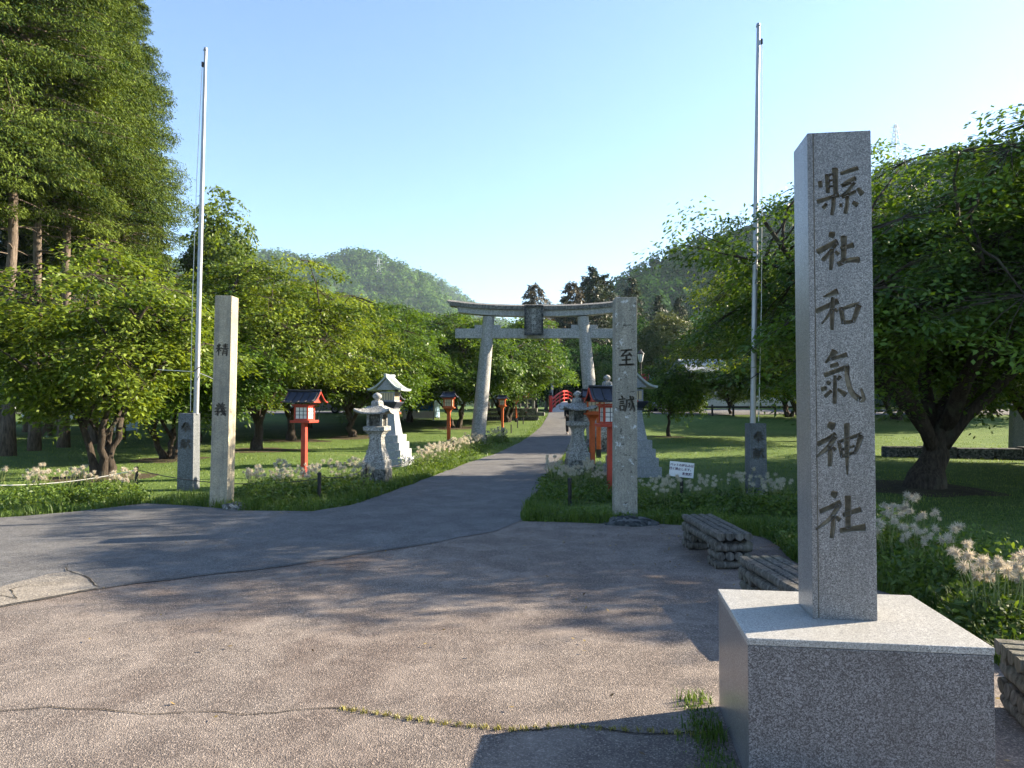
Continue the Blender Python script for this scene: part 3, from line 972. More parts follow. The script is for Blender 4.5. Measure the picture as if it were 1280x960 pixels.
AV = 'cherry trees along the left lawn'
tree(cA, gp(322, 24.5), 0.3, 0.92, 'sunlit cherry tree behind the left inscribed pillar', AV)
tree(cB, gp(441, 33.5), 1.0, 1.0, 'dark trunked cherry tree right of the front red lantern', AV)
tree(cB, gp(512, 45), 2.4, 1.12, 'cherry tree with leaning trunk in front of the blue booth', AV)
tree(cC, gp(571, 40), 0.5, 1.12, 'many stemmed cherry tree left of the near gate column', AV)
tree(cC, gp(632, 45), 2.1, 1.2, 'cherry tree overhanging the row of far red lanterns', AV)
tree(cA, gp(385, 40), 2.2, 1.12, 'tall cherry tree deep in the left lawn under the hill', AV)
tree(cA, gp(245, 30), 4.0, 1.0, 'cherry tree between the cypresses and the left flagpole', AV)
tree(cB, gp(470, 56), 3.0, 1.35, 'cherry tree farthest back on the left lawn', AV)
tree(cA, gp(560, 58), 5.0, 1.15, 'tall cherry tree seen above the left end of the gate', AV)
tree(cC, gp(212, 21), 3.3, 0.85, 'cherry tree filling in behind the left flagpole plinth', AV)
tree(cA, gp(365, 31), 1.5, 0.95, 'bright cherry tree directly behind the front red lantern', AV)
tree(cC, gp(480, 38), 4.5, 1.15, 'cherry tree behind the roofed white pedestal lantern', AV)
tree(cB, gp(545, 50), 0.2, 1.1, 'cherry tree behind the orange lantern in the flowers', AV)
# bright feathery tree
fe = make_broadleaf('tall_tree', 'slim feathery bright green tree rising beside the left flagpole', 'tree', 41, H0=6.5, tr=0.18, Rr=1.7, Rz=4.6, zc=9.2, nspray=300, per=40, spr=0.5, leaf=0.24, mat='leaf_bright', limbs=10, low=-0.95, gap=-0.02, lobes=0.5, flat=0.2)
fe.location = gp(272, 42)
# cypress stand on the left
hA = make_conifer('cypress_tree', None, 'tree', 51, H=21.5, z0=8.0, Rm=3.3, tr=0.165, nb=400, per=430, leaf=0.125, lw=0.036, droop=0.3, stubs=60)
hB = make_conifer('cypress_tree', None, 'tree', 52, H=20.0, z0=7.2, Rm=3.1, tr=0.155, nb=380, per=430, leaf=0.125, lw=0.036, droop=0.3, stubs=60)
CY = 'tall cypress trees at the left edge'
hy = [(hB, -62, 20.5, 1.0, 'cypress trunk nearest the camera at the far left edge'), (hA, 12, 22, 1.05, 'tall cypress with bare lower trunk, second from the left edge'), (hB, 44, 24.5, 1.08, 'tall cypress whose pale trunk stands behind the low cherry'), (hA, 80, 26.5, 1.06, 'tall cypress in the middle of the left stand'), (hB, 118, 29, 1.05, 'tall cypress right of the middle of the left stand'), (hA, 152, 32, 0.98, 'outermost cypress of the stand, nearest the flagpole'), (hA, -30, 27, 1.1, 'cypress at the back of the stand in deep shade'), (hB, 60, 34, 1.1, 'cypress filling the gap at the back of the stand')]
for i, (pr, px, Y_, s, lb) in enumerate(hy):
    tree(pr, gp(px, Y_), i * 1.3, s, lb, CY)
# right lawn
smt = make_broadleaf('lawn_tree', 'small young tree with a thin straight trunk on the right lawn', 'tree', 61, H0=1.4, tr=0.075, Rr=1.75, Rz=1.15, zc=2.3, nspray=330, per=46, spr=0.34, leaf=0.13, mat='leaf_cherry', limbs=6, low=-0.7)
smt.location = gp(836, 33.5)
tree(cB, gp(913, 46), 0.0, 0.56, 'low cherry tree in front of the grey roofed building', 'cherry trees beyond the right lawn')
tree(cC, gp(985, 43), 1.0, 0.95, 'cherry tree just left of the tall shrine stone', 'cherry trees beyond the right lawn')
tree(cA, gp(1005, 31), 2.0, 1.15, 'cherry tree showing between right flagpole and shrine stone', 'cherry trees beyond the right lawn')
tree(cC, gp(1120, 40), 2.0, 1.1, 'cherry tree behind the trunk of the large cherry', 'cherry trees beyond the right lawn')
tree(cA, gp(1300, 19.5), 1.2, 0.95, 'cherry tree beyond the low wall at the right edge', 'cherry trees beyond the right lawn')
tree(cA, Vector((15.5, 17.5, 0)), 2.6, 1.05, 'unseen cherry tree right of the view, placed for the shade it casts', 'cherry trees beyond the right lawn')  # out of frame, put here to cast shade across the ground
tree(cB, Vector((17.0, 13.9, 0)), 3.6, 1.4, 'nearest unseen cherry tree right of the view, placed to shade the road', 'cherry trees beyond the right lawn')  # out of frame, moved and enlarged so its shade reaches the road
cam_t = make_broadleaf('camphor_tree', 'dense rounded evergreen tree behind the small lawn tree', 'tree', 71, H0=2.0, tr=0.3, Rr=2.9, Rz=3.5, zc=5.2, nspray=900, per=44, spr=0.45, leaf=0.2, mat='leaf_camphor', limbs=7, low=-0.85, gap=-0.4, lobes=0.22, flat=0.25, twigs=False, fexp=5)
cam_t.location = gp(836, 66)
# dark conifers behind the gate and to the right
dA = make_conifer('cedar_tree', None, 'tree', 81, H=16, z0=1.5, Rm=3.6, tr=0.28, nb=170, per=80, leaf=0.42, lw=0.13, mat='leaf_cedar', shape=0.7, droop=0.3)
dB = make_conifer('cedar_tree', 'browned drooping cedar standing just behind the red bridge', 'tree', 82, H=13.5, z0=1.2, Rm=4.4, tr=0.28, nb=150, per=90, leaf=0.42, lw=0.13, mat='leaf_cedar_brown', shape=0.6, droop=0.65)
for px, Y_, s in ((-30, 30, .95), (5, 34, 1.0), (40, 37, 1.05), (75, 38, 1.0), (110, 40, 1.05), (145, 43, 1.0), (190, 46, .8)):
    tree(dA, gp(px, Y_), px, s, 'dark conifer in the gloom behind the cypress stand', 'dark conifers behind the cypress stand')
dP = make_conifer('pine_tree', None, 'tree', 83, H=15, z0=6.5, Rm=2.6, tr=0.2, nb=38, per=70, leaf=0.42, lw=0.12, mat='leaf_cedar_brown', shape=0.45, droop=0.1, sparse=0.8)
bA = make_broadleaf('woodland_tree', None, 'tree', 84, H0=3, tr=0.25, Rr=4.2, Rz=4.2, zc=6.5, nspray=520, per=40, spr=0.75, leaf=0.34, mat='leaf_cherry', limbs=6, low=-0.9, twigs=False, flat=0.4, lobes=0.4)
bB = make_broadleaf('woodland_tree', None, 'tree', 85, H0=3, tr=0.25, Rr=4.6, Rz=3.6, zc=5.8, nspray=480, per=40, spr=0.8, leaf=0.36, mat='leaf_camphor', limbs=6, low=-0.9, twigs=False, flat=0.4, lobes=0.45)
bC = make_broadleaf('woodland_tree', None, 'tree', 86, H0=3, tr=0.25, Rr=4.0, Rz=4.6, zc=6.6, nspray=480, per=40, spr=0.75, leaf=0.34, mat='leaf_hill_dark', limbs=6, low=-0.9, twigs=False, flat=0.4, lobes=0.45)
tree(dB, gp(668, 76), 0.3, 1.0, 'browned drooping cedar standing just behind the red bridge')
tree(dB, gp(714, 84), 2.3, 1.12, 'second browned cedar, right behind the far gate column')
tree(dP, gp(683, 92), 0.0, 0.95, 'thin sparse pine with bare top above the gate beam')
tree(dP, gp(768, 104), 2.0, 1.12, 'sparse open pine right of the dark conifer above the gate')
tree(dA, gp(732, 96), 0.4, 1.12, 'dark pointed conifer rising above the right of the gate')
tree(dA, gp(790, 92), 1.4, 1.06, 'dark conifer just right of the right inscribed pillar')
WR = 'dark conifers of the wood beyond the right lawn'
k_ = 0
for px, Y_, s in ((745, 80, .95), (692, 72, .62), (708, 80, .8), (724, 76, .7), (658, 82, .75), (712, 90, .95), (757, 86, 1.02), (776, 88, 1.08), (740, 88, 1.1), (803, 84, .9), (825, 90, .9), (765, 74, .62), (700, 100, 0.85), (812, 102, .85), (850, 96, 0.72), (880, 90, .75), (905, 100, .85), (935, 92, .8), (965, 84, .8), (1000, 90, .85), (1040, 78, .9), (1085, 84, .95), (1130, 70, .85), (1175, 76, .95), (1220, 66, .9), (1265, 70, 1.0), (1310, 60, .95)):
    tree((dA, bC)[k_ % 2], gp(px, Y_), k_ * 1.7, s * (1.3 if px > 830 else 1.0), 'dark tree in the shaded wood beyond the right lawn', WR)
    k_ += 1
for px, Y_, s in ((855, 80, .55), (890, 78, .5), (950, 74, .55), (1010, 70, .6), (1060, 60, .6), (1110, 55, .6), (1180, 52, .62), (1240, 46, .6), (1300, 42, .65), (760, 66, .42)):
    tree((bA, bC)[k_ % 2], gp(px, Y_), k_ * 1.7, s, 'leafy tree at the edge of the shaded wood beyond the right lawn', 'leafy trees edging the right wood')
    k_ += 1
for px, Y_, s in ((-120, 60, 1.0), (-60, 75, 1.2), (20, 80, 1.2), (90, 86, 1.2), (150, 92, 1.25), (205, 84, 1.1), (250, 95, 1.1), (300, 90, 1.15), (345, 100, 1.2), (390, 88, 1.05), (430, 98, 1.15), (480, 92, 0.95), (525, 104, 1.0), (570, 92, 0.9), (610, 104, 0.95), (640, 96, .8)):
    tree((bA, bB)[k_ % 2], gp(px, Y_), k_ * 1.7, s, 'woodland tree in the row closing off the back of the left lawn', 'woodland trees behind the left lawn')
    k_ += 1


# ------------------------------------------------------------------ wooded hills
def hill(name, D, sil, front, back, label, forest_label, mat, nd, size, seed, sides=(0, 0)):
    """sil: skyline (pixel x, pixel y) seen at distance D"""
    rg = np.random.default_rng(seed)
    px = np.array([s[0] for s in sil], float); py = np.array([s[1] for s in sil], float)
    X = (px - 640) / F * D
    Z = np.array([at(a, b, D).z for a, b in sil])
    xs_ = np.linspace(X[0], X[-1], 90)
    Zs = np.interp(xs_, X, Z)
    def h(x, y):
        z = float(np.interp(x, X, Z))
        spur = 0.30 * noise.noise(Vector((x / (D * 0.09), y / (D * 0.25), seed))) + 0.12 * noise.noise(Vector((x / (D * 0.03), y / (D * 0.05), seed)))
        if y <= D:
            t = max(0, (y - (D - front)) / front)
            return z * min(1.0, (t ** 1.15) * (1 + spur * 1.4 * (1 - t) * t * 3)) - 0.5
        t = (y - D) / back
        return z * (1 - t * t) - 0.5
    ys_ = np.concatenate([np.linspace(D - front, D, 26), np.linspace(D, D + back, 8)[1:]])
    mb = MB(); mb.grid([[(x, y, h(x, y)) for x in xs_] for y in ys_])
    tag(mb.build(name, M['hill_soil'], smooth=True), label, 'hill', kind='structure')
    # canopy: leaf cards on domes
    per = 46
    t = rg.uniform(0.03, 1.04, nd)
    cx = rg.uniform(X[0], X[-1], nd); cy = D - front + front * t
    C = np.array([(x, y, h(x, y)) for x, y in zip(cx, cy)])
    rad = size * rg.uniform(0.6, 1.35, nd)
    i = np.repeat(np.arange(nd), per)
    d = rg.normal(0, 1, (len(i), 3)); d[:, 2] = np.abs(d[:, 2]) * 0.9 - 0.15; d[:, 1] -= 0.15
    d = norm(d)
    P = C[i] + d * rad[i][:, None] * np.array([1, 1, 1.25]) * rg.uniform(0.75, 1.05, len(i))[:, None] + np.array([0, 0, 0.25]) * rad[i][:, None]
    V, Q = leaf_quads(P, d, size * 0.40, size * 0.36, 0.2, None, 0.0, rg)
    kind_v = rg.uniform(-0.42, 0.42, nd) + 0.3 * np.array([noise.noise(Vector((c[0] / (D * 0.04), c[1] / (D * 0.04), 4))) for c in C])
    var = np.clip(0.48 + kind_v[i] + rg.uniform(-0.2, 0.2, len(i)), 0, 1)
    tag(link('hillside_forest', fast_mesh('hillside_forest', V, Q, M[mat], var)), forest_label, 'forest', kind='stuff')
    return h


h1 = hill('hill', 820, [(60, 400), (150, 350), (240, 330), (305, 322), (350, 320), (385, 330), (405, 330), (425, 320), (445, 316), (470, 322), (500, 337), (530, 350), (545, 362), (565, 385), (590, 410), (640, 450), (700, 485)], 330, 260, 'rounded sunlit hill left of the gate', 'pale green forest covering the rounded hill left of the gate', 'leaf_hill', 3300, 7.0, 5)
h2 = hill('hill', 1250, [(380, 420), (470, 345), (505, 341), (530, 345), (560, 358), (585, 380), (620, 400), (680, 430), (760, 470)], 380, 260, 'farther ridge behind the rounded hill', 'hazy forest on the farther ridge behind the gate', 'leaf_hill', 2200, 8.0, 6)
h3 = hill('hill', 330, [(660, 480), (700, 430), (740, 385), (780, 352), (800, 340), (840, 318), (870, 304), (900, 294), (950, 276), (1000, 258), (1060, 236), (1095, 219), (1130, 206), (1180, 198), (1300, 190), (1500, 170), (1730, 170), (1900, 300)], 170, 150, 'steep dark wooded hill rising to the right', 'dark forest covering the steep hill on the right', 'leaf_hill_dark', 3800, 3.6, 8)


def spur():  # ridge added mostly out of view to block the sun from the right wood
    rg = np.random.default_rng(3)
    A, B = np.array([112.0, 112.0]), np.array([340.0, 310.0])
    d = (B - A) / np.linalg.norm(B - A)
    def h(x, y):
        p = np.array([x, y]) - A
        t = float(np.clip(p @ d, 0, 300))
        r = np.linalg.norm(p - d * t)
        z = (50 + 60 * t / 300) * math.exp(-(r / 42.0) ** 2)
        return z * (1 + 0.18 * noise.noise(Vector((x / 30, y / 30, 2)))) - 1.2
    mb = MB(); mb.grid([[(x, y, h(x, y)) for x in np.linspace(45, 440, 60)] for y in np.linspace(40, 400, 55)])
    tag(mb.build('hill', M['hill_soil'], smooth=True), 'added wooded spur, mostly out of view, that shades the right wood', 'hill', kind='structure')
    nd, per, size = 2600, 46, 3.2
    C = []
    while len(C) < nd:
        x, y = rg.uniform(60, 400), rg.uniform(50, 360)
        z = h(x, y)
        if z > 1.5: C.append((x, y, z))
    C = np.array(C)
    rad = size * rg.uniform(0.6, 1.35, nd)
    i = np.repeat(np.arange(nd), per)
    q = rg.normal(0, 1, (len(i), 3)); q[:, 2] = np.abs(q[:, 2])
    q = norm(q)
    P = C[i] + q * rad[i][:, None] * np.array([1, 1, 1.25])
    V, Q = leaf_quads(P, q, size * 0.42, size * 0.36, 0.25, None, 0.0, rg)
    var = np.clip(0.48 + rg.uniform(-0.35, 0.35, nd)[i] + rg.uniform(-0.2, 0.2, len(i)), 0, 1)
    tag(link('hillside_forest', fast_mesh('hillside_forest', V, Q, M['leaf_hill_dark'], var)), 'dark forest on the spur added to shade the right wood', 'forest', kind='stuff')


spur()
# ------------------------------------------------------------------ writing
def mesh_from(o):
    dg = bpy.context.evaluated_depsgraph_get()
    return bpy.data.meshes.new_from_object(o.evaluated_get(dg))


def letters(name, txt, size, mat, parent, loc, rot=(PI / 2, 0, 0), thick=0.003, bold=0.0):
    """writing as one mesh, centred on loc, facing -Y of its parent"""
    cu = bpy.data.curves.new(name, 'FONT')
    cu.body = txt
    cu.size = size
    cu.align_x = 'CENTER'
    cu.align_y = 'CENTER'
    cu.extrude = thick / 2
    cu.offset = bold
    cu.resolution_u = 3
    t = bpy.data.objects.new(name + '_tmp', cu)
    COL.objects.link(t)
    bpy.context.view_layer.update()
    me = mesh_from(t)
    bpy.data.objects.remove(t)
    me.materials.clear()
    me.materials.append(mat)
    me.transform(Matrix.Translation(loc) @ Matrix.Rotation(rot[2], 4, 'Z') @ Matrix.Rotation(rot[1], 4, 'Y') @ Matrix.Rotation(rot[0], 4, 'X'))
    return link(name, me, parent)


# ------------------------------------------------------------------ the big granite shrine stone
mon = empty('shrine_stone', (1.516, 3.385, 0), R(-7.5), 'tall polished granite shrine name pillar carved with six characters on a granite plinth', 'stone monument')
PW, PD, PH = 0.963, 0.81, 0.62
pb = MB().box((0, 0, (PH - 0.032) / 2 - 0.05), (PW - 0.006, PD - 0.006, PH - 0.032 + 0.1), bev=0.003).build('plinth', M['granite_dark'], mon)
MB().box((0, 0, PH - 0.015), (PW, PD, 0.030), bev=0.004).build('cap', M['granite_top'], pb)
rotm = Matrix.Rotation(R(7.5), 2)
cl_ = rotm @ Vector((1.529 - 1.516, 3.422 - 3.385))
SW, SD, SH = 0.28, 0.25, 2.24
pil_mb = MB().box((cl_.x, cl_.y, PH + SH / 2), (SW, SD, SH), bev=0.004)
pilo = pil_mb.build('pillar', M['granite'], mon)


def cr(pts, k=5):
    """smooth polyline of (x, y, w)"""
    if len(pts) == 2:
        a, b = Vector(pts[0]), Vector(pts[1])
        return [a.lerp(b, i / 4) for i in range(5)]
    P = [Vector(p) for p in pts]
    P = [P[0] * 2 - P[1]] + P + [P[-1] * 2 - P[-2]]
    out = []
    for i in range(1, len(P) - 2):
        for j in range(k):
            t = j / k
            out.append(0.5 * ((2 * P[i]) + (P[i + 1] - P[i - 1]) * t + (2 * P[i - 1] - 5 * P[i] + 4 * P[i + 1] - P[i + 2]) * t * t + (3 * P[i] - P[i - 1] - 3 * P[i + 1] + P[i + 2]) * t ** 3))
    out.append(P[-2])
    return out


def brush(pts):
    """outline of one brush stroke, (x, y, width) points"""
    L = cr(pts)
    lft, rgt = [], []
    for i, p in enumerate(L):
        a, b = L[max(0, i - 1)], L[min(len(L) - 1, i + 1)]
        d = Vector((b.x - a.x, b.y - a.y)).normalized()
        s = Vector((-d.y, d.x)) * max(2.0, p.z * 1.2) / 2
        lft.append((p.x + s.x, p.y + s.y)); rgt.append((p.x - s.x, p.y - s.y))
    d0 = (Vector((L[0].x, L[0].y)) - Vector((L[1].x, L[1].y))).normalized()
    d1 = (Vector((L[-1].x, L[-1].y)) - Vector((L[-2].x, L[-2].y))).normalized()
    s0 = Vector((-d0.y, d0.x)); s1 = Vector((-d1.y, d1.x))
    w0, w1 = max(2, L[0].z) / 2, max(2, L[-1].z) / 2
    c0 = [(L[0].x + d0.x * w0 * .6 * math.cos(t) + s0.x * w0 * math.sin(t), L[0].y + d0.y * w0 * .6 * math.cos(t) + s0.y * w0 * math.sin(t)) for t in (-0.9, 0, 0.9)]
    c1 = [(L[-1].x + d1.x * w1 * .6 * math.cos(t) + s1.x * w1 * math.sin(t), L[-1].y + d1.y * w1 * .6 * math.cos(t) + s1.y * w1 * math.sin(t)) for t in (-0.9, 0, 0.9)]
    return lft + c1 + rgt[::-1] + c0


A_, B_ = (3.84, 1000, 190), (3.692, 1000, 430)
CH = [
    (A_, [[(92, 142, 20), (96, 172, 18)], [(127, 108, 20), (130, 150, 20), (131, 200, 18)], [(166, 78, 26), (168, 140, 24), (170, 205, 20)], [(136, 112, 9), (160, 108, 9)], [(136, 140, 9), (160, 137, 9)], [(136, 168, 9), (160, 165, 9)], [(78, 243, 20), (130, 226, 16), (186, 209, 20)], [(158, 218, 18), (158, 260, 18), (150, 306, 15)], [(126, 252, 14), (106, 274, 17)], [(194, 250, 13), (196, 268, 16)],
          [(194, 106, 14), (235, 92, 18), (280, 78, 18)], [(268, 128, 22), (235, 140, 14), (196, 164, 14)], [(200, 166, 15), (222, 160, 10), (246, 150, 9)], [(262, 148, 14), (230, 190, 15), (196, 220, 18)], [(200, 220, 14), (240, 205, 15), (268, 190, 14)], [(276, 176, 16), (300, 206, 26)], [(226, 214, 17), (224, 258, 17), (216, 300, 20)], [(252, 244, 17), (276, 260, 22)]]),
    (A_, [[(136, 398, 22), (162, 406, 30)], [(78, 486, 26), (130, 458, 22), (178, 436, 28)], [(172, 446, 14), (146, 480, 16), (104, 526, 20)], [(150, 470, 18), (148, 520, 20), (144, 572, 15)], [(166, 482, 12), (182, 498, 18)], [(208, 408, 28), (208, 470, 24), (205, 536, 22)], [(192, 470, 18), (226, 460, 18), (256, 452, 24)], [(178, 546, 22), (230, 526, 20), (285, 524, 26)]]),
    (A_, [[(178, 674, 26), (140, 690, 18), (106, 702, 6)], [(70, 772, 22), (120, 750, 20), (180, 722, 26)], [(152, 704, 14), (150, 780, 20), (149, 862, 16)], [(146, 762, 12), (128, 796, 12), (98, 832, 8)], [(162, 758, 12), (176, 774, 15)], [(190, 752, 18), (198, 790, 20), (204, 832, 18)], [(200, 762, 14), (240, 746, 16), (284, 738, 18)], [(280, 742, 24), (266, 784, 22), (250, 826, 18)], [(206, 826, 16), (252, 822, 16)]]),
    (B_, [[(158, 38, 30), (140, 64, 22), (112, 94, 10)], [(140, 76, 14), (178, 66, 16), (214, 56, 20)], [(134, 110, 16), (172, 100, 18)], [(106, 152, 20), (160, 132, 18), (222, 112, 24)], [(212, 112, 20), (214, 170, 20), (234, 232, 22), (270, 264, 24)], [(268, 266, 20), (288, 262, 18), (278, 214, 8)], [(118, 178, 12), (132, 192, 18)], [(182, 156, 18), (168, 174, 12)], [(92, 216, 20), (118, 210, 18)], [(156, 152, 14), (156, 216, 18), (154, 282, 18)], [(140, 222, 16), (108, 250, 16)], [(168, 214, 10), (206, 244, 24)]]),
    (B_, [[(122, 376, 24), (152, 390, 34)], [(72, 468, 22), (118, 446, 20), (160, 424, 26)], [(156, 434, 20), (120, 484, 20), (66, 526, 10)], [(132, 476, 16), (132, 520, 20), (130, 568, 18)], [(144, 480, 13), (158, 496, 17)], [(172, 452, 14), (180, 490, 16), (188, 530, 14)], [(176, 456, 14), (226, 440, 14), (280, 424, 18)], [(276, 428, 24), (262, 476, 20), (244, 514, 16)], [(184, 494, 11), (246, 478, 11)], [(188, 524, 13), (244, 508, 13)], [(210, 374, 24), (210, 500, 20), (212, 608, 8)]]),
    (B_, [[(136, 692, 22), (162, 702, 30)], [(82, 776, 20), (130, 756, 20), (180, 736, 26)], [(172, 748, 20), (130, 808, 18), (64, 856, 10)], [(146, 796, 16), (144, 846, 20), (138, 896, 18)], [(158, 800, 13), (176, 816, 20)], [(214, 706, 28), (214, 780, 24), (214, 850, 22)], [(190, 792, 18), (232, 780, 18), (274, 768, 24)], [(176, 864, 22), (232, 856, 20), (294, 850, 30)]]),
]


def face_uv(sc, x, y):
    px, py = sc[1] + x / sc[0], sc[2] + y / sc[0]
    a = (px - (1008 + 5 * (py - 166) / 605)) / 81
    yt, yb = 166 - 4 * a, 771 + 5 * a
    return (a - 0.5) * SW, PH + (yb - py) / (yb - yt) * SH


cut = MB()
yf = cl_.y - SD / 2
for sc, strokes in CH:
    fl = MB()
    for q, st in enumerate(strokes):
        poly = [face_uv(sc, *p) for p in brush(st)]
        ar = sum(a[0] * b[1] - b[0] * a[1] for a, b in zip(poly, poly[1:] + poly[:1]))
        if ar < 0: poly = poly[::-1]
        # polygon lives in (x, z); depth along y
        Mx = Matrix(((1, 0, 0, cl_.x), (0, 0, -1, yf), (0, 1, 0, 0), (0, 0, 0, 1)))
        e = 0.00006 * q
        cut.prism(poly, -0.009 - e, 0.02 + e, Mx)
        fl.prism(poly, -0.0088 + 0.0002 * (q % 6), -0.0074 + 0.0002 * (q % 6), Mx)
    fl.build('carved_character', M['carved'], mon)
cuto = cut.build('cutter', M['carved'], mon)
bm_ = pilo.modifiers.new('cut', 'BOOLEAN')
bm_.object = cuto
bm_.solver = 'EXACT'
bm_.use_self = True
bpy.context.view_layer.update()
me_ = mesh_from(pilo)
nb_ok = len(me_.polygons) > 60
print('BOOL polys', len(me_.polygons))
pilo.modifiers.clear()
if nb_ok: pilo.data = me_
_kids[mon].remove(cuto)
bpy.data.objects.remove(cuto)
# incised margin line down the left of the face
MB().box((cl_.x - SW / 2 + 0.026, yf - 0.0005, PH + SH / 2), (0.004, 0.002, SH - 0.01)).build('margin_line', M['ink'], mon)


GLY = {
'至': [[(20, 14, 7), (80, 11, 9)], [(52, 14, 9), (38, 30, 8), (24, 45, 9)], [(24, 45, 8), (72, 38, 7)], [(64, 27, 7), (79, 45, 11)], [(50, 44, 10), (50, 92, 9)], [(27, 68, 8), (74, 64, 9)], [(10, 95, 9), (90, 91, 11)]],
'誠': [[(22, 6, 7), (31, 14, 10)], [(7, 25, 7), (43, 21, 8)], [(14, 37, 7), (38, 34, 7)], [(14, 48, 7), (38, 46, 7)], [(14, 60, 7), (17, 86, 8)], [(14, 60, 6), (39, 57, 7)], [(38, 58, 8), (36, 86, 7)], [(17, 83, 6), (36, 82, 6)], [(48, 29, 7), (93, 23, 8)], [(54, 29, 8), (53, 60, 8), (42, 92, 5)], [(57, 47, 6), (70, 44, 7)], [(70, 44, 7), (69, 66, 7), (61, 68, 4)], [(71, 6, 9), (77, 54, 9), (94, 90, 9), (97, 74, 4)], [(90, 45, 8), (70, 86, 5)], [(82, 8, 6), (91, 17, 9)]],
'精': [[(13, 16, 7), (20, 29, 9)], [(38, 13, 9), (30, 29, 5)], [(6, 42, 8), (46, 38, 8)], [(26, 6, 8), (26, 94, 8)], [(26, 44, 7), (7, 72, 5)], [(29, 46, 6), (42, 60, 9)], [(54, 17, 6), (93, 14, 8)], [(57, 29, 6), (90, 27, 7)], [(49, 43, 7), (98, 40, 8)], [(73, 5, 8), (73, 41, 8)], [(59, 52, 7), (58, 80, 7), (51, 96, 4)], [(59, 53, 6), (89, 50, 7)], [(88, 50, 9), (87, 94, 8), (79, 91, 4)], [(61, 65, 6), (86, 64, 6)], [(61, 77, 6), (86, 76, 6)]],
'義': [[(33, 4, 7), (41, 15, 9)], [(66, 3, 9), (58, 15, 5)], [(18, 21, 7), (83, 18, 8)], [(24, 31, 6), (76, 29, 7)], [(10, 43, 8), (92, 40, 9)], [(50, 18, 8), (50, 43, 8)], [(38, 49, 8), (17, 59, 6)], [(8, 69, 8), (94, 64, 8)], [(32, 54, 9), (32, 96, 8), (23, 91, 4)], [(13, 88, 7), (45, 77, 5)], [(56, 46, 9), (64, 76, 9), (87, 98, 9), (91, 84, 4)], [(81, 70, 8), (53, 96, 5)], [(70, 47, 6), (81, 57, 9)]],
'奉': [[(26, 15, 7), (75, 12, 8)], [(22, 29, 7), (79, 26, 8)], [(9, 43, 8), (93, 40, 9)], [(50, 3, 8), (44, 40, 8), (8, 72, 5)], [(55, 42, 6), (94, 72, 12)], [(34, 62, 7), (67, 60, 7)], [(25, 77, 7), (76, 75, 8)], [(50, 54, 9), (50, 98, 8)]],
'献': [[(7, 17, 7), (51, 14, 8)], [(28, 3, 8), (28, 29, 8)], [(10, 31, 8), (10, 94, 8)], [(10, 31, 7), (49, 28, 7)], [(48, 29, 9), (48, 92, 8), (41, 88, 4)], [(20, 38, 6), (25, 47, 7)], [(39, 36, 7), (32, 47, 5)], [(15, 54, 6), (43, 52, 7)], [(15, 67, 6), (43, 65, 7)], [(29, 53, 8), (29, 88, 8)], [(54, 36, 7), (95, 31, 9)], [(74, 6, 9), (71, 42, 9), (51, 92, 5)], [(76, 45, 7), (97, 90, 13)], [(82, 12, 6), (91, 22, 10)]],
}


def cut_glyph(ch, size, parent, y, z):
    """brush written character on a face that looks along -y"""
    mb = MB()
    for q, st in enumerate(GLY[ch]):
        poly = [((p[0] - 50) / 100 * size, (50 - p[1]) / 100 * size + z) for p in brush([(a, b, w_ * 0.95) for a, b, w_ in st])]
        ar = sum(a[0] * b[1] - b[0] * a[1] for a, b in zip(poly, poly[1:] + poly[:1]))
        if ar < 0: poly = poly[::-1]
        mb.prism(poly, 0.0, 0.002 + 0.0002 * (q % 5), Matrix(((1, 0, 0, 0), (0, 0, -1, y), (0, 1, 0, 0), (0, 0, 0, 1))))
    return mb.build('carved_character', M['ink'], parent)


# ------------------------------------------------------------------ inscribed road side pillars
def inscribed_pillar(base, w, d, h, lean, mat, chars, label, char_size, zs, foot=None):
    root = empty('inscribed_pillar', base, 0, label, 'stone pillar', 'inscribed pillars flanking the entrance')
    mb = MB().box((0, 0, h / 2 - 0.1), (w, d, h + 0.2), top=0.97, bev=0.012)
    s = mb.build('shaft', mat, root)
    for c, z in zip(chars, zs):
        cut_glyph(c, char_size, root, -d / 2 * (1 - 0.03 * z / (h + 0.2)) - 0.0005, z)
    root.rotation_euler = (0, lean, 0)
    return root


pL = G(272, 634)
inscribed_pillar((pL.x + 0.0, pL.y + 0.16, 0), 0.275, 0.29, 3.3, 0.014, M['pillar_l'], '精義', 'pale inscribed stone pillar with sunlit right side, left of the road', 0.21, (2.45, 1.52))
pR = G(783, 651)
inscribed_pillar((pR.x, pR.y + 0.15, 0), 0.31, 0.3, 3.08, 0.004, M['pillar_r'], '至誠', 'lichen blotched shaded inscribed pillar, right of the road', 0.25, (2.25, 1.6))


def rock(name, loc, size, seed, mat, label, cat='rock', n=3, group=None):
    bm = bmesh.new()
    bmesh.ops.create_icosphere(bm, subdivisions=n, radius=1)
    for v in bm.verts:
        k = 1 + 0.35 * noise.noise(v.co * 1.3 + Vector((seed, 0, 0))) + 0.12 * noise.noise(v.co * 4 + Vector((seed, 3, 0)))
        v.co = Vector((v.co.x * size[0] * k, v.co.y * size[1] * k, max(-0.3, v.co.z) * size[2] * k))
    me = bpy.data.meshes.new(name)
    bm.to_mesh(me); bm.free()
    me.materials.append(mat)
    me.polygons.foreach_set('use_smooth', [True] * len(me.polygons))
    o = link(name, me)
    o.location = loc
    return tag(o, label, cat, group)


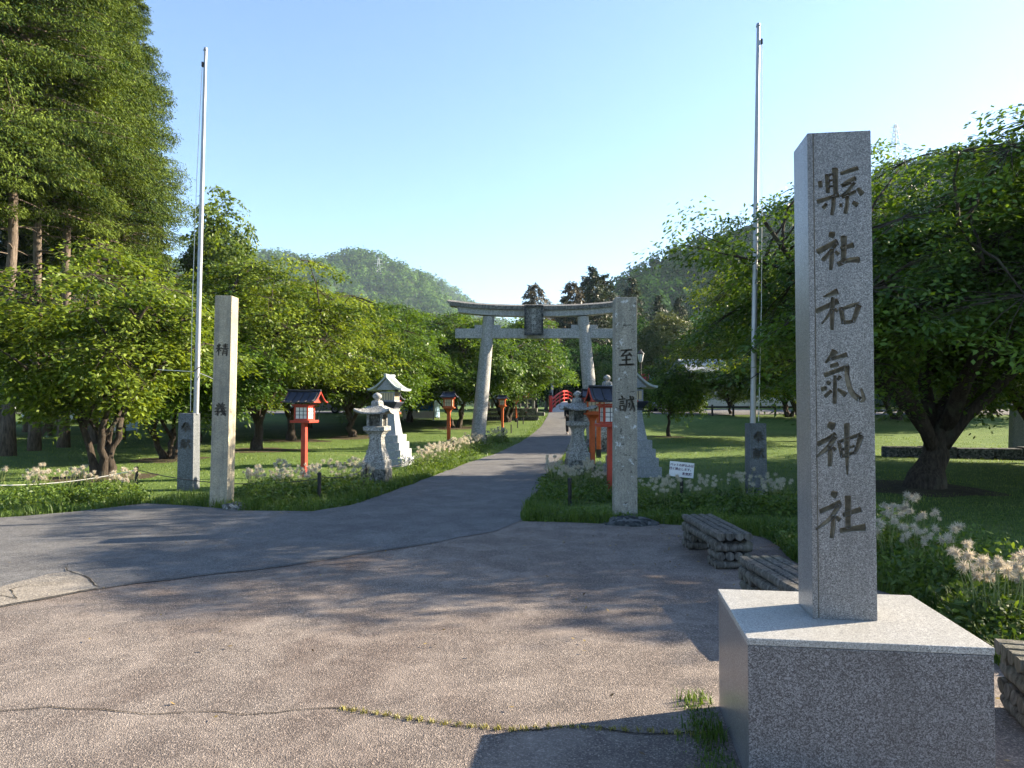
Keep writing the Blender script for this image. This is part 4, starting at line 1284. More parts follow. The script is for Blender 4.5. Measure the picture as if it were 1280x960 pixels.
p = G(293, 637)
rock('rock', (p.x, p.y, 0.0), (0.2, 0.14, 0.12), 3, M['rough_stone'], 'small brown rock at the foot of the left inscribed pillar')
p = G(787, 657)
ft = rock('footing', (p.x, p.y + 0.12, 0.0), (0.36, 0.22, 0.10), 8, M['dark_stone'], 'rough dark stone footing under the right inscribed pillar', 'footing')
for q, (px, py, s) in enumerate(((941, 622, .15), (952, 625, .17), (962, 623, .16), (972, 627, .14), (947, 615, .12), (960, 617, .13), (935, 628, .1))):
    p = G(px, py)
    rock('cobble', (p.x, p.y - 0.1, 0.02), (s, s * 0.8, s * 0.7), 20 + q, M['lantern_stone'], 'rounded grey stone heaped at the foot of the right flagpole', 'stone', group='stones heaped at the right flagpole')


# ------------------------------------------------------------------ flagpoles
def flagpole(base_px, top_px, Y, w, d, h, foot_x, label, rope_side, guy=None):
    g = gp(foot_x, Y)
    root = empty('flagpole', g, 0, label, 'flagpole', 'flagpoles on inscribed plinths')
    pl = MB().box((0, 0, h / 2 - 0.05), (w, d, h + 0.1), top=0.95, bev=0.012).build('plinth', M['blue_stone'], root)
    for c, z in zip('奉献', (h * 0.82, h * 0.60)):
        cut_glyph(c, 0.20, pl, -d / 2 * (1 - 0.05 * z / (h + 0.1)) - 0.001, z)
    a = at(*base_px, Y) - g
    b = at(*top_px, Y) - g
    a.z = h - 0.02
    po = MB().tube([a, a.lerp(b, 0.5), b], [0.050, 0.043, 0.029], 14).build('pole', M['alu'], root, smooth=True, angle=50)
    MB().tube([b + Vector((0, 0, -0.005)), b + Vector((0, 0, 0.05))], [0.042, 0.03], 12).build('cap', M['alu'], po, angle=40)
    MB().box(tuple(b + Vector((rope_side * 0.045, -0.02, -0.28))), (0.03, 0.04, 0.09)).build('pulley', M['black'], po)
    o = Vector((rope_side * 0.09, -0.03, 0))
    MB().tube([a + o + Vector((0, 0, 0.05)), a.lerp(b, 0.3) + o * 1.2, a.lerp(b, 0.65) + o, b + o * 0.6 + Vector((0, 0, -0.28))], 0.006, 5).build('halyard', M['rope'], root)
    if guy:
        MB().tube([at(*guy[0], Y) - g, a.lerp(b, 0.115), at(*guy[1], Y) - g], 0.007, 5).build('tie_wire', M['rope'], root)
    z2 = a.lerp(b, 0.12)
    MB().tube([z2 + Vector((-0.07, -0.06, -0.05)), z2 + Vector((0.0, -0.075, 0)), z2 + Vector((0.10, -0.05, 0.07))], 0.008, 5).build('strap', M['rope_dark'], root)
    return root


flagpole((245, 517), (257, 63), 13.5, 0.30, 0.30, 1.43, 237, 'tall metal flagpole on a grey plinth at the left, by the cherry', -1, ((196, 462), (268, 474)))
flagpole((941, 530), (948, 33), 12.4, 0.30, 0.28, 1.27, 944, 'tall metal flagpole on a blue grey plinth, left of the shrine stone', 1)


# ------------------------------------------------------------------ stone lanterns
def stone_lantern():
    root = empty('stone_lantern', cat='stone lantern')
    f = MB()
    f.box((-0.13, 0, 0.13), (0.25, 0.46, 0.42), bev=0.03); f.box((0.125, 0.01, 0.12), (0.25, 0.44, 0.42), bev=0.03)
    f.build('foundation', M['rough_stone'], root)
    MB().lathe([(0.225, 0.325), (0.225, 0.47), (0.205, 0.5)], square=True).build('base', M['lantern_stone'], root)
    MB().lathe([(0.195, 0.502), (0.19, 0.56), (0.165, 0.62), (0.138, 0.72), (0.122, 0.84), (0.115, 0.95), (0.13, 0.952), (0.13, 1.0)], square=True).build('shaft', M['lantern_stone'], root)
    MB().lathe([(0.14, 1.002), (0.175, 1.05), (0.215, 1.075), (0.215, 1.15), (0.18, 1.165)], square=True).build('platform', M['lantern_stone'], root)
    fb = MB()
    for sx in (-1, 1):
        for sy in (-1, 1):
            fb.box((sx * 0.135, sy * 0.135, 1.28), (0.05, 0.05, 0.236))
    fb.box((0, 0, 1.28), (0.2, 0.2, 0.23))
    fbo = fb.build('fire_chamber', M['lantern_stone'], root)
    for s in range(4):
        lm = MB()
        T = Matrix.Rotation(s * PI / 2, 4, 'Z')
        lm.box((0, -0.112, 1.28), (0.21, 0.012, 0.225), T)
        for i in range(4):
            lm.box((-0.07 + i * 0.047, -0.128, 1.28), (0.012, 0.012, 0.222), T)
        for i in range(3):
            lm.box((0, -0.1275, 1.22 + i * 0.06), (0.20, 0.010, 0.012), T)
        lm.build('lattice', M['rough_stone'], fbo)
    # roof: square with lifted corners
    rm = MB()
    rows = []
    prof = [(0.36, 1.405, 0.075), (0.355, 1.435, 0.08), (0.26, 1.475, 0.03), (0.19, 1.515, 0.012), (0.13, 1.565, 0)]
    for (hw, z, lift) in prof:
        row = []
        for k in range(33):
            t = (k % 32) / 32 * 4
            s = int(t) % 4; u = (t - int(t)) * 2 - 1
            p = Vector((u * hw, -hw, z + lift * abs(u) ** 3.0))
            row.append(Matrix.Rotation(s * PI / 2, 3, 'Z') @ p)
        rows.append(row)
    rm.grid([[(0, 0, 1.40)] * 33] + rows + [[(0, 0, 1.566)] * 33])
    rm.build('roof', M['lantern_stone'], root, angle=35)
    MB().lathe([(0.135, 1.56), (0.125, 1.64), (0.095, 1.67), (0.085, 1.675)], 6).build('roof_tier', M['lantern_stone'], root)
    MB().lathe([(0.06, 1.672), (0.05, 1.70), (0.075, 1.712), (0.092, 1.74), (0.088, 1.775), (0.06, 1.805), (0.02, 1.825), (0.004, 1.83)], 16).build('finial', M['lantern_stone'], root, smooth=True)
    return root


SL = 'stone lanterns beside the path'
sl = stone_lantern()
place(sl, True, G(471, 606), R(-8), 1.0, 'grey stone lantern left of the path, nearest the camera', SL)
place(sl, False, gp(722, 16.4), R(6), 1.04, 'grey stone lantern right of the path, in front of the gate column', SL)
place(sl, False, gp(759, 24.5), R(10), 1.42, 'tall stone lantern whose finial shows left of the right inscribed pillar', SL)


# ------------------------------------------------------------------ painted lanterns
def curved_roof(L, W, h, th=0.03, n=12, up=0.03):
    """gable roof with ridge along x, sagging slopes; returns MB"""
    mb = MB()
    prof = []
    for i in range(n + 1):
        t = i / n
        prof.append((W / 2 * t, h * (1 - t) ** 1.55 + up * t ** 4))
    top = [(-y, z) for y, z in prof[::-1]] + prof[1:]
    nl = 9
    def X(j, y):
        return (j / (nl - 1) - 0.5) * L
    rt = [[(X(j, y), y, z + 0.02 * (abs(j / (nl - 1) - .5) * 2) ** 3) for (y, z) in top] for j in range(nl)]
    rb = [[(X(j, y), y * 0.99, z - th + 0.02 * (abs(j / (nl - 1) - .5) * 2) ** 3) for (y, z) in top] for j in range(nl)]
    mb.grid(rt[::-1]); mb.grid(rb)
    for R_ in (0, nl - 1):
        mb.grid([rt[R_], rb[R_]] if R_ == 0 else [rb[R_], rt[R_]])
    for e in (0, -1):
        mb.grid([[r[e] for r in rt], [r[e] for r in rb]] if e == 0 else [[r[e] for r in rb], [r[e] for r in rt]])
    return mb, top


def light_box(root, name, w, d, z0, h, frame, pane, cols=3, rows_=3):
    f = MB()
    b = 0.035
    for sx in (-1, 1):
        for sy in (-1, 1):
            f.box((sx * (w - b) / 2, sy * (d - b) / 2, z0 + h / 2), (b, b, h))
    for z in (z0 + b / 2 + 0.001, z0 + h - b / 2 - 0.001):
        for s in (-1, 1):
            f.box((0, s * (d - b + 0.003) / 2, z), (w - 2 * b - 0.001, b, b))
            f.box((s * (w - b + 0.003) / 2, 0, z), (b, d - 2 * b - 0.001, b))
    fo = f.build(name, frame, root)
    for s in range(4):
        ww = w if s % 2 == 0 else d
        dd = d if s % 2 == 0 else w
        T = Matrix.Rotation(s * PI / 2, 4, 'Z')
        MB().box((0, -(dd / 2 - 0.026), z0 + h / 2), (ww - 2 * b - 0.002, 0.006, h - 2 * b - 0.002), T).build('pane', pane, fo)
        l = MB()
        for i in range(1, cols):
            l.box((-(ww - 2 * b) / 2 + (ww - 2 * b) * i / cols, -(dd / 2 - 0.019), z0 + h / 2), (0.014, 0.006, h - 2 * b - 0.004), T)
        for i in range(1, rows_):
            l.box((0, -(dd / 2 - 0.0185), z0 + b + (h - 2 * b) * i / rows_), (ww - 2 * b - 0.004, 0.0055, 0.012), T)
        l.build('lattice', M['navy'], fo)
    return fo


def gable_lantern():
    root = empty('red_lantern', cat='lantern')
    MB().box((0, 0, 0.58), (0.12, 0.12, 1.36), top=0.92, bev=0.008).build('post', M['vermilion'], root)
    MB().box((0, 0, 1.29), (0.50, 0.44, 0.06), bev=0.006).build('floor_plate', M['vermilion'], root)
    light_box(root, 'light_box', 0.36, 0.32, 1.322, 0.33, M['vermilion'], M['paper'])
    MB().box((0, 0, 1.672), (0.44, 0.38, 0.035), bev=0.004).build('eave_plate', M['vermilion'], root)
    mb, top = curved_roof(0.82, 0.66, 0.27)
    mb.v = [(x, y, z + 1.72) for x, y, z in mb.v]
    ro = mb.build('roof', M['navy'], root, angle=40)
    rib = MB()
    for j in range(5):
        x = -0.36 + j * 0.18
        rib.tube([(x, y, z + 1.727 + 0.02 * (abs(x) / 0.41) ** 3) for y, z in top], 0.012, 5)
    rib.tube([(-0.42, 0, 2.01), (0, 0, 1.995), (0.42, 0, 2.01)], 0.03, 8)
    rib.build('roof_ribs', M['black'], ro)
    for s in (-1, 1):
        g = MB()
        pts = [(y, z) for y, z in top if abs(y) < 0.25]
        poly = [(y * 0.95, z - 0.035 + 1.72) for y, z in pts]
        Mx = Matrix(((0, 0, 1, s * 0.33), (1, 0, 0, 0), (0, 1, 0, 0), (0, 0, 0, 1)))
        g.prism(poly, -0.01, 0.01, Mx)
        g.build('gable', M['vermilion'], root)
        MB().tube([(s * 0.415, y, z + 1.71) for y, z in top], 0.016, 5).build('barge_board', M['vermilion'], ro)
    return root


def hip_lantern():
    root = empty('orange_lantern', cat='lantern')
    po = MB().box((0, 0, 0.62), (0.11, 0.11, 1.30), bev=0.006).build('post', M['orange'], root)
    MB().box((0, 0, 0.10), (0.125, 0.125, 0.30), bev=0.006).build('foot', M['black'], po)
    MB().lathe([(0.06, 1.20), (0.08, 1.26), (0.16, 1.33), (0.19, 1.335), (0.19, 1.37)], square=True).build('bracket', M['orange'], root)
    light_box(root, 'light_box', 0.30, 0.30, 1.372, 0.30, M['orange'], M['pane_warm'], 3, 2)
    mb, top = curved_roof(0.58, 0.56, 0.17, 0.03)
    mb.v = [(x * (0.72 + 0.28 * min(1, abs(y) / 0.28)), y, z + 1.70) for x, y, z in mb.v]
    ro = mb.build('roof', M['navy'], root, angle=40)
    MB().tube([(-0.24, 0, 1.885), (0, 0, 1.878), (0.24, 0, 1.885)], 0.026, 8).build('ridge', M['black'], ro)
    MB().box((0, 0, 1.69), (0.40, 0.40, 0.03)).build('eave_plate', M['vermilion'], root)
    return root


RL = 'painted lanterns along the path'
gl = gable_lantern()
place(gl, True, G(380, 596), R(-14), 0.94, 'red lantern with white panes and dark gable roof in the left flower bed', RL)
place(gl, False, gp(763, 12.8), R(10), 0.95, 'red lantern with white panes, half hidden by the right inscribed pillar', RL)
hl = hip_lantern()
place(hl, True, gp(490, 19.4), R(-10), 1.0, 'orange lantern standing between stone lantern and white pedestal lantern', RL)
place(hl, False, gp(561, 27.0), R(-8), 1.08, 'orange lantern in the flowers left of the near gate column', RL)
place(hl, False, gp(628, 36.5), R(-8), 1.0, 'orange lantern just right of the near gate column', RL)
place(hl, False, gp(645, 45.0), R(-8), 0.98, 'shaded lantern, middle of the far row before the stone terrace', RL)
place(hl, False, gp(658, 48.0), R(-8), 1.02, 'farthest red lantern on the left, at the end of the stone terrace', RL)
place(hl, False, gp(740, 16.3), R(8), 1.02, 'orange lantern directly behind the right stone lantern', RL)
place(hl, False, gp(748, 21.5), R(8), 1.02, 'second orange lantern behind the right stone lantern, farther back', RL)


def pedestal_lantern():
    root = empty('pedestal_lantern', cat='lantern')
    z = -0.05
    for i, (hw, h) in enumerate(((0.62, 0.27), (0.56, 0.20), (0.50, 0.19), (0.43, 0.19))):
        MB().box((0, 0, z + h / 2), (hw * 2, hw * 2, h), bev=0.01).build('step', M['white_stone'], root)
        z += h + 0.001
    MB().lathe([(0.33, z), (0.25, z + 0.42), (0.22, z + 0.66)], square=True).build('shaft', M['white_stone'], root)
    z += 0.661
    MB().lathe([(0.24, z), (0.24, z + 0.05), (0.36, z + 0.17), (0.36, z + 0.20)], square=True).build('bracket', M['navy'], root)
    z += 0.201
    light_box(root, 'light_box', 0.5, 0.5, z, 0.26, M['white_stone'], M['pane_warm'], 5, 1)
    z += 0.262
    mb, top = curved_roof(1.02, 1.12, 0.36, 0.05, up=0.03)
    T = Matrix.Rotation(PI / 2, 4, 'Z')
    mb.v = [tuple(T @ Vector((x * (0.8 + 0.2 * min(1, abs(y) / 0.55)), y, zz + z + 0.03))) for x, y, zz in mb.v]
    ro = mb.build('roof', M['copper'], root, angle=40)
    rib = MB()
    for j in range(9):
        y = -0.40 + j * 0.1
        rib.tube([T @ Vector((y * (0.8 + 0.2 * min(1, abs(a) / 0.55)), a, b + z + 0.033)) for a, b in top], 0.012, 5)
    rib.tube([(0, -0.43, z + 0.42), (0, 0, z + 0.40), (0, 0.43, z + 0.42)], 0.045, 8)
    rib.build('roof_ribs', M['copper'], ro)
    for s in (-1, 1):
        poly = [(y * 0.9, zz - 0.06 + z + 0.03) for y, zz in top if abs(y) < 0.42]
        MB().prism(poly, -0.012, 0.012, Matrix(((1, 0, 0, 0), (0, 0, 1, s * 0.34), (0, 1, 0, 0), (0, 0, 0, 1)))).build('gable', M['white_stone'], root)
    return root


PLn = 'pedestal lanterns on stepped white bases'
pl_ = pedestal_lantern()
place(pl_, True, gp(487, 18.9), R(-10), (0.82, 0.82, 1.0), 'tall roofed lantern on a stepped white pedestal, left of the path', PLn)
place(pl_, False, gp(789, 16.2), R(6), (0.86, 0.86, 1.0), 'stepped pedestal lantern mostly hidden behind the right inscribed pillar', PLn)

# ------------------------------------------------------------------ torii
TY = 27.0
k_ = TY / F
tx = (670 - 640) * k_
tor = empty('torii_gate', (tx, TY, 0), R(0.0), 'grey concrete torii gate spanning the approach path', 'torii gate')


def zt(py, px=670):
    return at(px, py, TY).z


for s in (-1, 1):
    xb, xt = s * 73 * k_ * 1.0, s * 59 * k_
    zt_ = zt(396)
    c = MB().tube([(xb, 0, -0.1), (xb * 0.97 + xt * 0.03, 0, 0.3), ((xb + xt) / 2, 0, zt_ / 2), (xt, 0, zt_)], [0.285, 0.275, 0.25, 0.215], 24).build('column', M['torii'], tor, smooth=True, angle=60)
    MB().lathe([(0.40, -0.05), (0.40, 0.10), (0.34, 0.14), (0.31, 0.30)], 24, (xb, 0, 0)).build('collar', M['torii_dark'], c, angle=40)


def beam(name, half, z_bot, z_top, depth, rise, mat, overcut=0.0, cap=False):
    rows = []
    n = 24
    for i in range(n + 1):
        u = i / n * 2 - 1
        r = rise * abs(u) ** 2.6
        e = overcut * u
        a = [(u * half - 0 * e, -depth / 2, z_bot + r), (u * half + e * 1.0, -depth / 2 - (0.03 if cap else 0), z_top + r * 1.12)]
        b = [(u * half + e * 1.0, depth / 2 + (0.03 if cap else 0), z_top + r * 1.12), (u * half, depth / 2, z_bot + r)]
        top = [(u * half + e * 1.0, 0, z_top + r * 1.12 + 0.10)] if cap else []
        ring = a + top + b
        rows.append(ring + [ring[0]])
    mb = MB(); mb.grid(rows)
    m = len(rows[0]) - 1
    mb.f.append(list(range(m))[::-1])
    base = n * (m + 1)
    mb.f.append([base + i for i in range(m)])
    return mb.build(name, mat, tor)


beam('top_lintel', 107 * k_, zt(388.5), zt(384), 0.62, 0.17, M['torii_dark'], 0.10, True)
beam('under_lintel', 97 * k_, zt(396), zt(388.7), 0.46, 0.15, M['torii'], 0.05)
MB().box((0, 0, (zt(423) + zt(411)) / 2), (202 * k_, 0.24, zt(411) - zt(423)), bev=0.01).build('tie_beam', M['torii'], tor)
for s in (-1, 1):
    for q in (-1, 1):
        MB().box((s * 60.5 * k_ + q * 0.34, 0, zt(411) + 0.073), (0.30, 0.16, 0.14), bev=0.008).build('wedge', M['torii'], tor)
T = Matrix.Translation(Vector((-3 * k_, -0.34, zt(401.5)))) @ Matrix.Rotation(R(7), 4, 'X')
pq = MB()
pq.box((0, 0.02, 0), (0.56, 0.06, 0.98), T)
pqo = pq.build('plaque', M['torii_dark'], tor)
fr = MB()
for s in (-1, 1):
    fr.box((s * 0.315, 0, 0), (0.075, 0.14, 1.12), T, bev=0.01)
    fr.box((0, 0.001, s * 0.523), (0.553, 0.138, 0.075), T, bev=0.01)
fr.build('frame', M['dark_stone'], pqo)
for q, ch in enumerate('和氣神社'):
    me = letters('raised_character', ch, 0.2, M['torii'], pqo, Vector((0, -0.012, 0.33 - q * 0.22)), thick=0.012, bold=0.004)
    me.data.transform(T)

# ------------------------------------------------------------------ notice board
p = G(852, 616)
sg = empty('notice_sign', (p.x, p.y, p.z), R(-9), 'small white notice with lettering on a short black post', 'sign')
MB().box((0.0, 0, 0.16), (0.06, 0.05, 0.5), bev=0.004).build('post', M['black'], sg)
T = Matrix.Translation(Vector((0.0, -0.036, 0.42))) @ Matrix.Rotation(R(5), 4, 'Y')
bd = MB().box((0, 0, 0), (0.43, 0.014, 0.27), T, bev=0.002).build('board', M['white'], sg)
for txt, x, z, s in (('ペットの持込みは', 0.0, 0.075, 0.052), ('固く禁止します。', -0.01, 0.005, 0.052), ('和気町', 0.10, -0.075, 0.056)):
    l = letters('lettering', txt, s, M['sign_ink'], bd, Vector((x, -0.009, z)), thick=0.002, bold=0.0012)
    l.data.transform(T)


# ------------------------------------------------------------------ log benches
def log_bench():
    root = empty('log_bench', cat='bench')
    L, W, H = 1.25, 0.36, 0.37
    def log(mb, a, b, r, flat=False, seed=0):
        a, b = Vector(a), Vector(b)
        pts = [a.lerp(b, i / 6) + Vector((0, 0, 0.006 * math.sin(i * 2.1 + seed))) for i in range(7)]
        rr = [r * (1 + 0.05 * math.sin(i * 1.7 + seed)) for i in range(7)]
        rr[0] *= 0.9; rr[-1] *= 0.9
        s = len(mb.v)
        mb.tube(pts, rr, 12)
        if flat:
            for i in range(s, len(mb.v)):
                x, y, z = mb.v[i]
                mb.v[i] = (x, y, min(z, H - 0.004 + 0.002 * math.sin(i)))
    for i in range(4):
        m = MB()
        x = -W / 2 + 0.045 + i * (W - 0.09) / 3
        log(m, (x, -L / 2 + 0.02 * math.sin(i * 3), H - 0.035), (x, L / 2, H - 0.035), 0.047, True, i)
        m.build('seat_log', M['log'], root, angle=40)
    for s in (-1, 1):
        m = MB()
        log(m, (s * (W / 2 - 0.035), -L / 2 + 0.03, H - 0.125), (s * (W / 2 - 0.035), L / 2 - 0.03, H - 0.125), 0.045, False, 3)
        m.build('side_log', M['log'], root, angle=40)
    for s in (-1, 1):
        lg = MB()
        for j, z in enumerate((0.045, 0.13, 0.215)):
            if j == 1:
                for q in range(4):
                    x = -W / 2 + 0.05 + q * (W - 0.1) / 3
                    yy = s * (L / 2 - 0.16)
                    log(lg, (x, yy - 0.15, z), (x, yy + 0.15, z), 0.045, False, q)
            else:
                for q in (-1, 0, 1):
                    yy = s * (L / 2 - 0.16) + q * 0.1
                    log(lg, (-W / 2 - 0.0, yy, z), (W / 2 + 0.0, yy, z), 0.044, False, q)
        lg.build('leg_stack', M['log_end'] if False else M['log'], root, angle=40)
    return root


LB = 'weathered log benches'
lb = log_bench()
place(lb, True, (2.12, 7.58, 0.006), R(2), (1, 1, 0.95), 'weathered log bench farther from the camera, near the white notice', LB)
place(lb, False, (2.06, 5.33, 0.006), R(3), (1, 1, 0.95), 'weathered log bench partly hidden behind the granite plinth', LB)
place(lb, False, (3.10, 3.50, 0.006), R(74), (1, 1, 0.98), 'log bench with rounded log ends cut off by the right edge', LB)

# ------------------------------------------------------------------ rope fence
FP = 'short black posts of the low rope fence'


def fence_post():
    root = empty('rope_post', cat='post')
    MB().tube([(0, 0, -0.1), (0, 0, 0.40)], [0.030, 0.029], 12).build('shaft', M['black'], root, angle=40)
    MB().lathe([(0.034, 0.395), (0.034, 0.425), (0.015, 0.437)], 12).build('cap', M['black'], root, angle=40)
    return root


fpo = fence_post()
PO = {}
plist = [('a', 172, 13.2, 1.05, 'short black post in front of the low left cherry'), ('b', 400, 12.1, 1.05, 'short black post in the flower bed before the red lantern'), ('c', 459, 13.9, 1.0, 'short black post against the left stone lantern'), ('d', 535, 19.0, 1.0, 'short black post in the flowers right of the white pedestal'), ('e', 567, 23.0, 1.0, 'short black post beside the near gate column flowers'), ('f', 608, 27.2, 1.0, 'short black post at the foot of the near gate column'),
         ('g', 630, 32, 1.0, 'first black post beyond the near gate column'), ('h', 639, 36, 1.0, 'second black post beyond the near gate column'), ('i', 647, 40, 1.0, 'third black post beyond the near gate column'), ('j', 654, 43, 1.0, 'farthest black post beyond the near gate column'),
         ('k', 712, 11.4, 1.0, 'short black post in the weeds left of the right inscribed pillar'), ('l', 1272, 5.5, 1.1, 'short black post among the seed heads at the right edge'), ('m', -30, 12.0, 1.0, 'short black post holding the white rope at the left edge')]
for i, (k, px, Y_, s, lb_) in enumerate(plist):
    g = gp(px, Y_)
    PO[k] = g + Vector((0, 0, 0.38 * s))
    place(fpo, i == 0, g, 0, s, lb_, FP)


def rope(name, a, b, sag, mat, label, r=0.008):
    pts = []
    for i in range(13):
        t = i / 12
        p = Vector(a).lerp(Vector(b), t)
        p.z -= sag * 4 * t * (1 - t)
        pts.append(p)
    tag(MB().tube(pts, r, 6).build(name, mat, smooth=True), label, 'rope')


rope('rope', PO['m'] + Vector((0, 0, -0.12)), PO['a'], 0.10, M['rope'], 'white rope sagging between posts in the left flower bed', 0.008)
rope('rope', PO['a'], PO['b'] + Vector((0, 0, -0.05)), 0.16, M['rope_dark'], 'dark rope running behind the left inscribed pillar')
rope('rope', PO['b'], PO['c'], 0.10, M['rope_dark'], 'dark rope between the bed posts and the left stone lantern')
rope('rope', PO['c'], PO['d'], 0.15, M['rope_dark'], 'dark rope passing the foot of the white pedestal')
rope('rope', PO['d'], PO['e'], 0.12, M['rope_dark'], 'dark rope in the flowers before the gate column')
rope('rope', PO['e'], PO['f'], 0.12, M['rope_dark'], 'dark rope ending at the near gate column')
rope('rope', PO['l'] + Vector((0, 0, -0.12)), Vector((3.5, 3.2, 0.22)), 0.05, M['rope'], 'pale rope hanging from the post at the right edge', 0.006)


# ------------------------------------------------------------------ seed head plants
def seed_clump(seed, n_st, fl, hmul=1.0, label=None):
    rg = np.random.default_rng(seed)
    root = empty('seedhead_plant', cat='plant')
    n = 260
    a = rg.uniform(0, 2 * PI, n); r = 0.24 * np.sqrt(rg.uniform(0, 1, n))
    P = np.stack([r * np.cos(a), r * np.sin(a), rg.uniform(0.02, 0.24, n) * (1.15 - r / 0.3)], 1)
    D = np.stack([np.cos(a), np.sin(a), np.full(n, 0.5)], 1)
    V1, Q1 = leaf_quads(P, np.tile([0, 0, 1.0], (n, 1)), 0.10, 0.032, 0.6, D, 0.1, rg)
    link('foliage', fast_mesh('seedhead_foliage', V1, Q1, M['weed'], np.clip(rg.uniform(0, 1, n), 0, 1)), root)
    for q in range(n_st):
        a0 = rg.uniform(0, 2 * PI); r0 = rg.uniform(0, 0.10); L = rg.uniform(0.30, 0.50) * hmul
        b = Vector((r0 * math.cos(a0), r0 * math.sin(a0), 0.02))
        t = b + Vector((math.cos(a0) * rg.uniform(0.02, 0.16), math.sin(a0) * rg.uniform(0.02, 0.16), L))
        mid = b.lerp(t, 0.5) + Vector((rg.normal(0, 0.018), rg.normal(0, 0.018), 0.04))
        st = MB().tube([b, mid, t], [0.004, 0.0032, 0.0028], 5).build('stalk', M['stem'], root)
        m = 190
        d = norm(rg.normal(0, 1, (m, 3)) + np.array([0, 0, -0.15]))
        R0 = rg.uniform(0.026, 0.055)
        ln = R0 * rg.uniform(0.5, 1.3, m)
        c = np.array(tuple(t)) + np.array([0, 0, 0.008])
        curl = rg.normal(0, 0.35, (m, 3))
        s = norm(np.cross(d, rg.normal(0, 1, (m, 3)))) * 0.0014
        p0 = c + d * 0.006
        p1 = c + norm(d + 0.35 * curl) * (ln * 0.6)[:, None]
        p2 = c + norm(d + 0.9 * curl) * ln[:, None]
        Vv = np.stack([p0 - s, p0 + s, p1 + s, p1 - s, p2], 1).reshape(-1, 3)
        bb = (np.arange(m) * 5)[:, None]
        Tt = np.concatenate([bb + np.array([[0, 1, 2]]), bb + np.array([[0, 2, 3]]), bb + np.array([[3, 2, 4]])], 1).reshape(-1, 3)
        link('seed_head', fast_mesh('seed_head', Vv, Tt, M[fl], np.repeat(rg.uniform(0, 1, m), 3)), st)
    return root


protos = [seed_clump(1, 7, 'fluff'), seed_clump(2, 6, 'fluff'), seed_clump(3, 8, 'fluff_pale'), seed_clump(4, 5, 'fluff_pale', 0.9)]
first = [True] * 4


def bed(n, spots, which, label, group, smin=0.8, smax=1.2):
    rg = np.random.default_rng(len(label))
    for i in range(n):
        px, py = spots(rg)
        g = G(px, py)
        w = which[i % len(which)]
        place(protos[w], first[w], g, rg.uniform(0, 6.28), rg.uniform(smin, smax), label, group)
        first[w] = False


bed(15, lambda r: (r.uniform(-10, 165), 622 + r.uniform(-9, 6)), (0, 1), 'fluffy beige seed head plant in the far left roadside bed', 'seed head plants in the far left bed', 0.8, 1.05)
bed(26, lambda r: (lambda t: (300 + 155 * t, 626 - 16 * t + r.uniform(-12, 6)))(r.uniform(0, 1)), (0, 2, 3), 'pale seed head plant in the bed around the front red lantern', 'seed head plants around the red lantern', 0.8, 1.1)
bed(34, lambda r: (lambda t: (520 + 90 * t, 592 - 33 * t + r.uniform(-6, 3)))(r.uniform(0, 1) ** 1.1), (2, 0, 3), 'whitish seed head plant in the strip before the near gate column', 'seed head plants before the gate column', 0.85, 1.2)
bed(10, lambda r: (612 + r.uniform(0, 20), 556 - r.uniform(0, 8)), (2, 3), 'small whitish seed head plant just beyond the near gate column', 'seed head plants beyond the gate column', 0.9, 1.2)
bed(20, lambda r: (r.uniform(688, 764), 611 + r.uniform(-13, 9)), (0, 2), 'brownish seed head plant around the right stone lantern', 'seed head plants around the right stone lantern', 0.75, 1.1)
bed(24, lambda r: (r.uniform(800, 1000), 633 + r.uniform(-11, 9)), (3, 2), 'sparse pale seed head plant near the white notice', 'seed head plants near the notice', 0.7, 1.0)
bed(11, lambda r: (lambda t: (1105 + 75 * t, 700 + 28 * t + r.uniform(-32, 10)))(r.uniform(0, 1)), (0, 1), 'seed head plant growing just right of the tall shrine stone', 'seed head plants right of the shrine stone', 0.85, 1.1)
bed(8, lambda r: (r.uniform(1225, 1310), 785 + r.uniform(-22, 18)), (1, 0), 'big fluffy seed head plant in the sunlit corner at the right edge', 'seed head plants at the right edge', 0.95, 1.2)
# leafy weeds filling the right bed
n_ = 12000
X = rng.uniform(2.9, 5.2, n_); Y = rng.uniform(4.4, 8.6, n_)
k = (X - 3.0) < 1.7 + rng.normal(0, 0.2, n_)
broadleaves('bed_weeds', X[k], Y[k], rng.uniform(0.03, 0.08, n_)[k], 0.40, M['weed'], 'leafy green undergrowth of the bed right of the shrine stone')
bl = [band(pix((300, 628), (380, 622), (455, 612)), 5000, 0.4, 0, 1), band(pix((0, 632), (90, 630), (165, 622)), 5000, 0.4, 0, 1), band(pix((690, 615), (770, 628)), 3500, 0.5, 0, 1), band(pix((800, 640), (900, 640), (1000, 640)), 5000, 0.35, 0, 1), band(pix((520, 592), (610, 558)), 3500, 0.3, 0, 1)]
broadleaves('bed_weeds', np.concatenate([b[0] for b in bl]), np.concatenate([b[1] for b in bl]), 0.06, 0.30, M['weed'], 'leafy green undergrowth of the roadside flower beds')
# ------------------------------------------------------------------ bridge
br = empty('arched_bridge', (3.25, 62, 0.87), R(-16), 'red arched bridge with curved railings at the end of the path', 'bridge')
BL, BR_, BW = 13.0, 0.95, 3.2


def arch(t):
    return BR_ * math.sin(PI * t)


def rail_xyz(x, t, dz=0):
    return Vector((x, t * BL, arch(t) + dz))


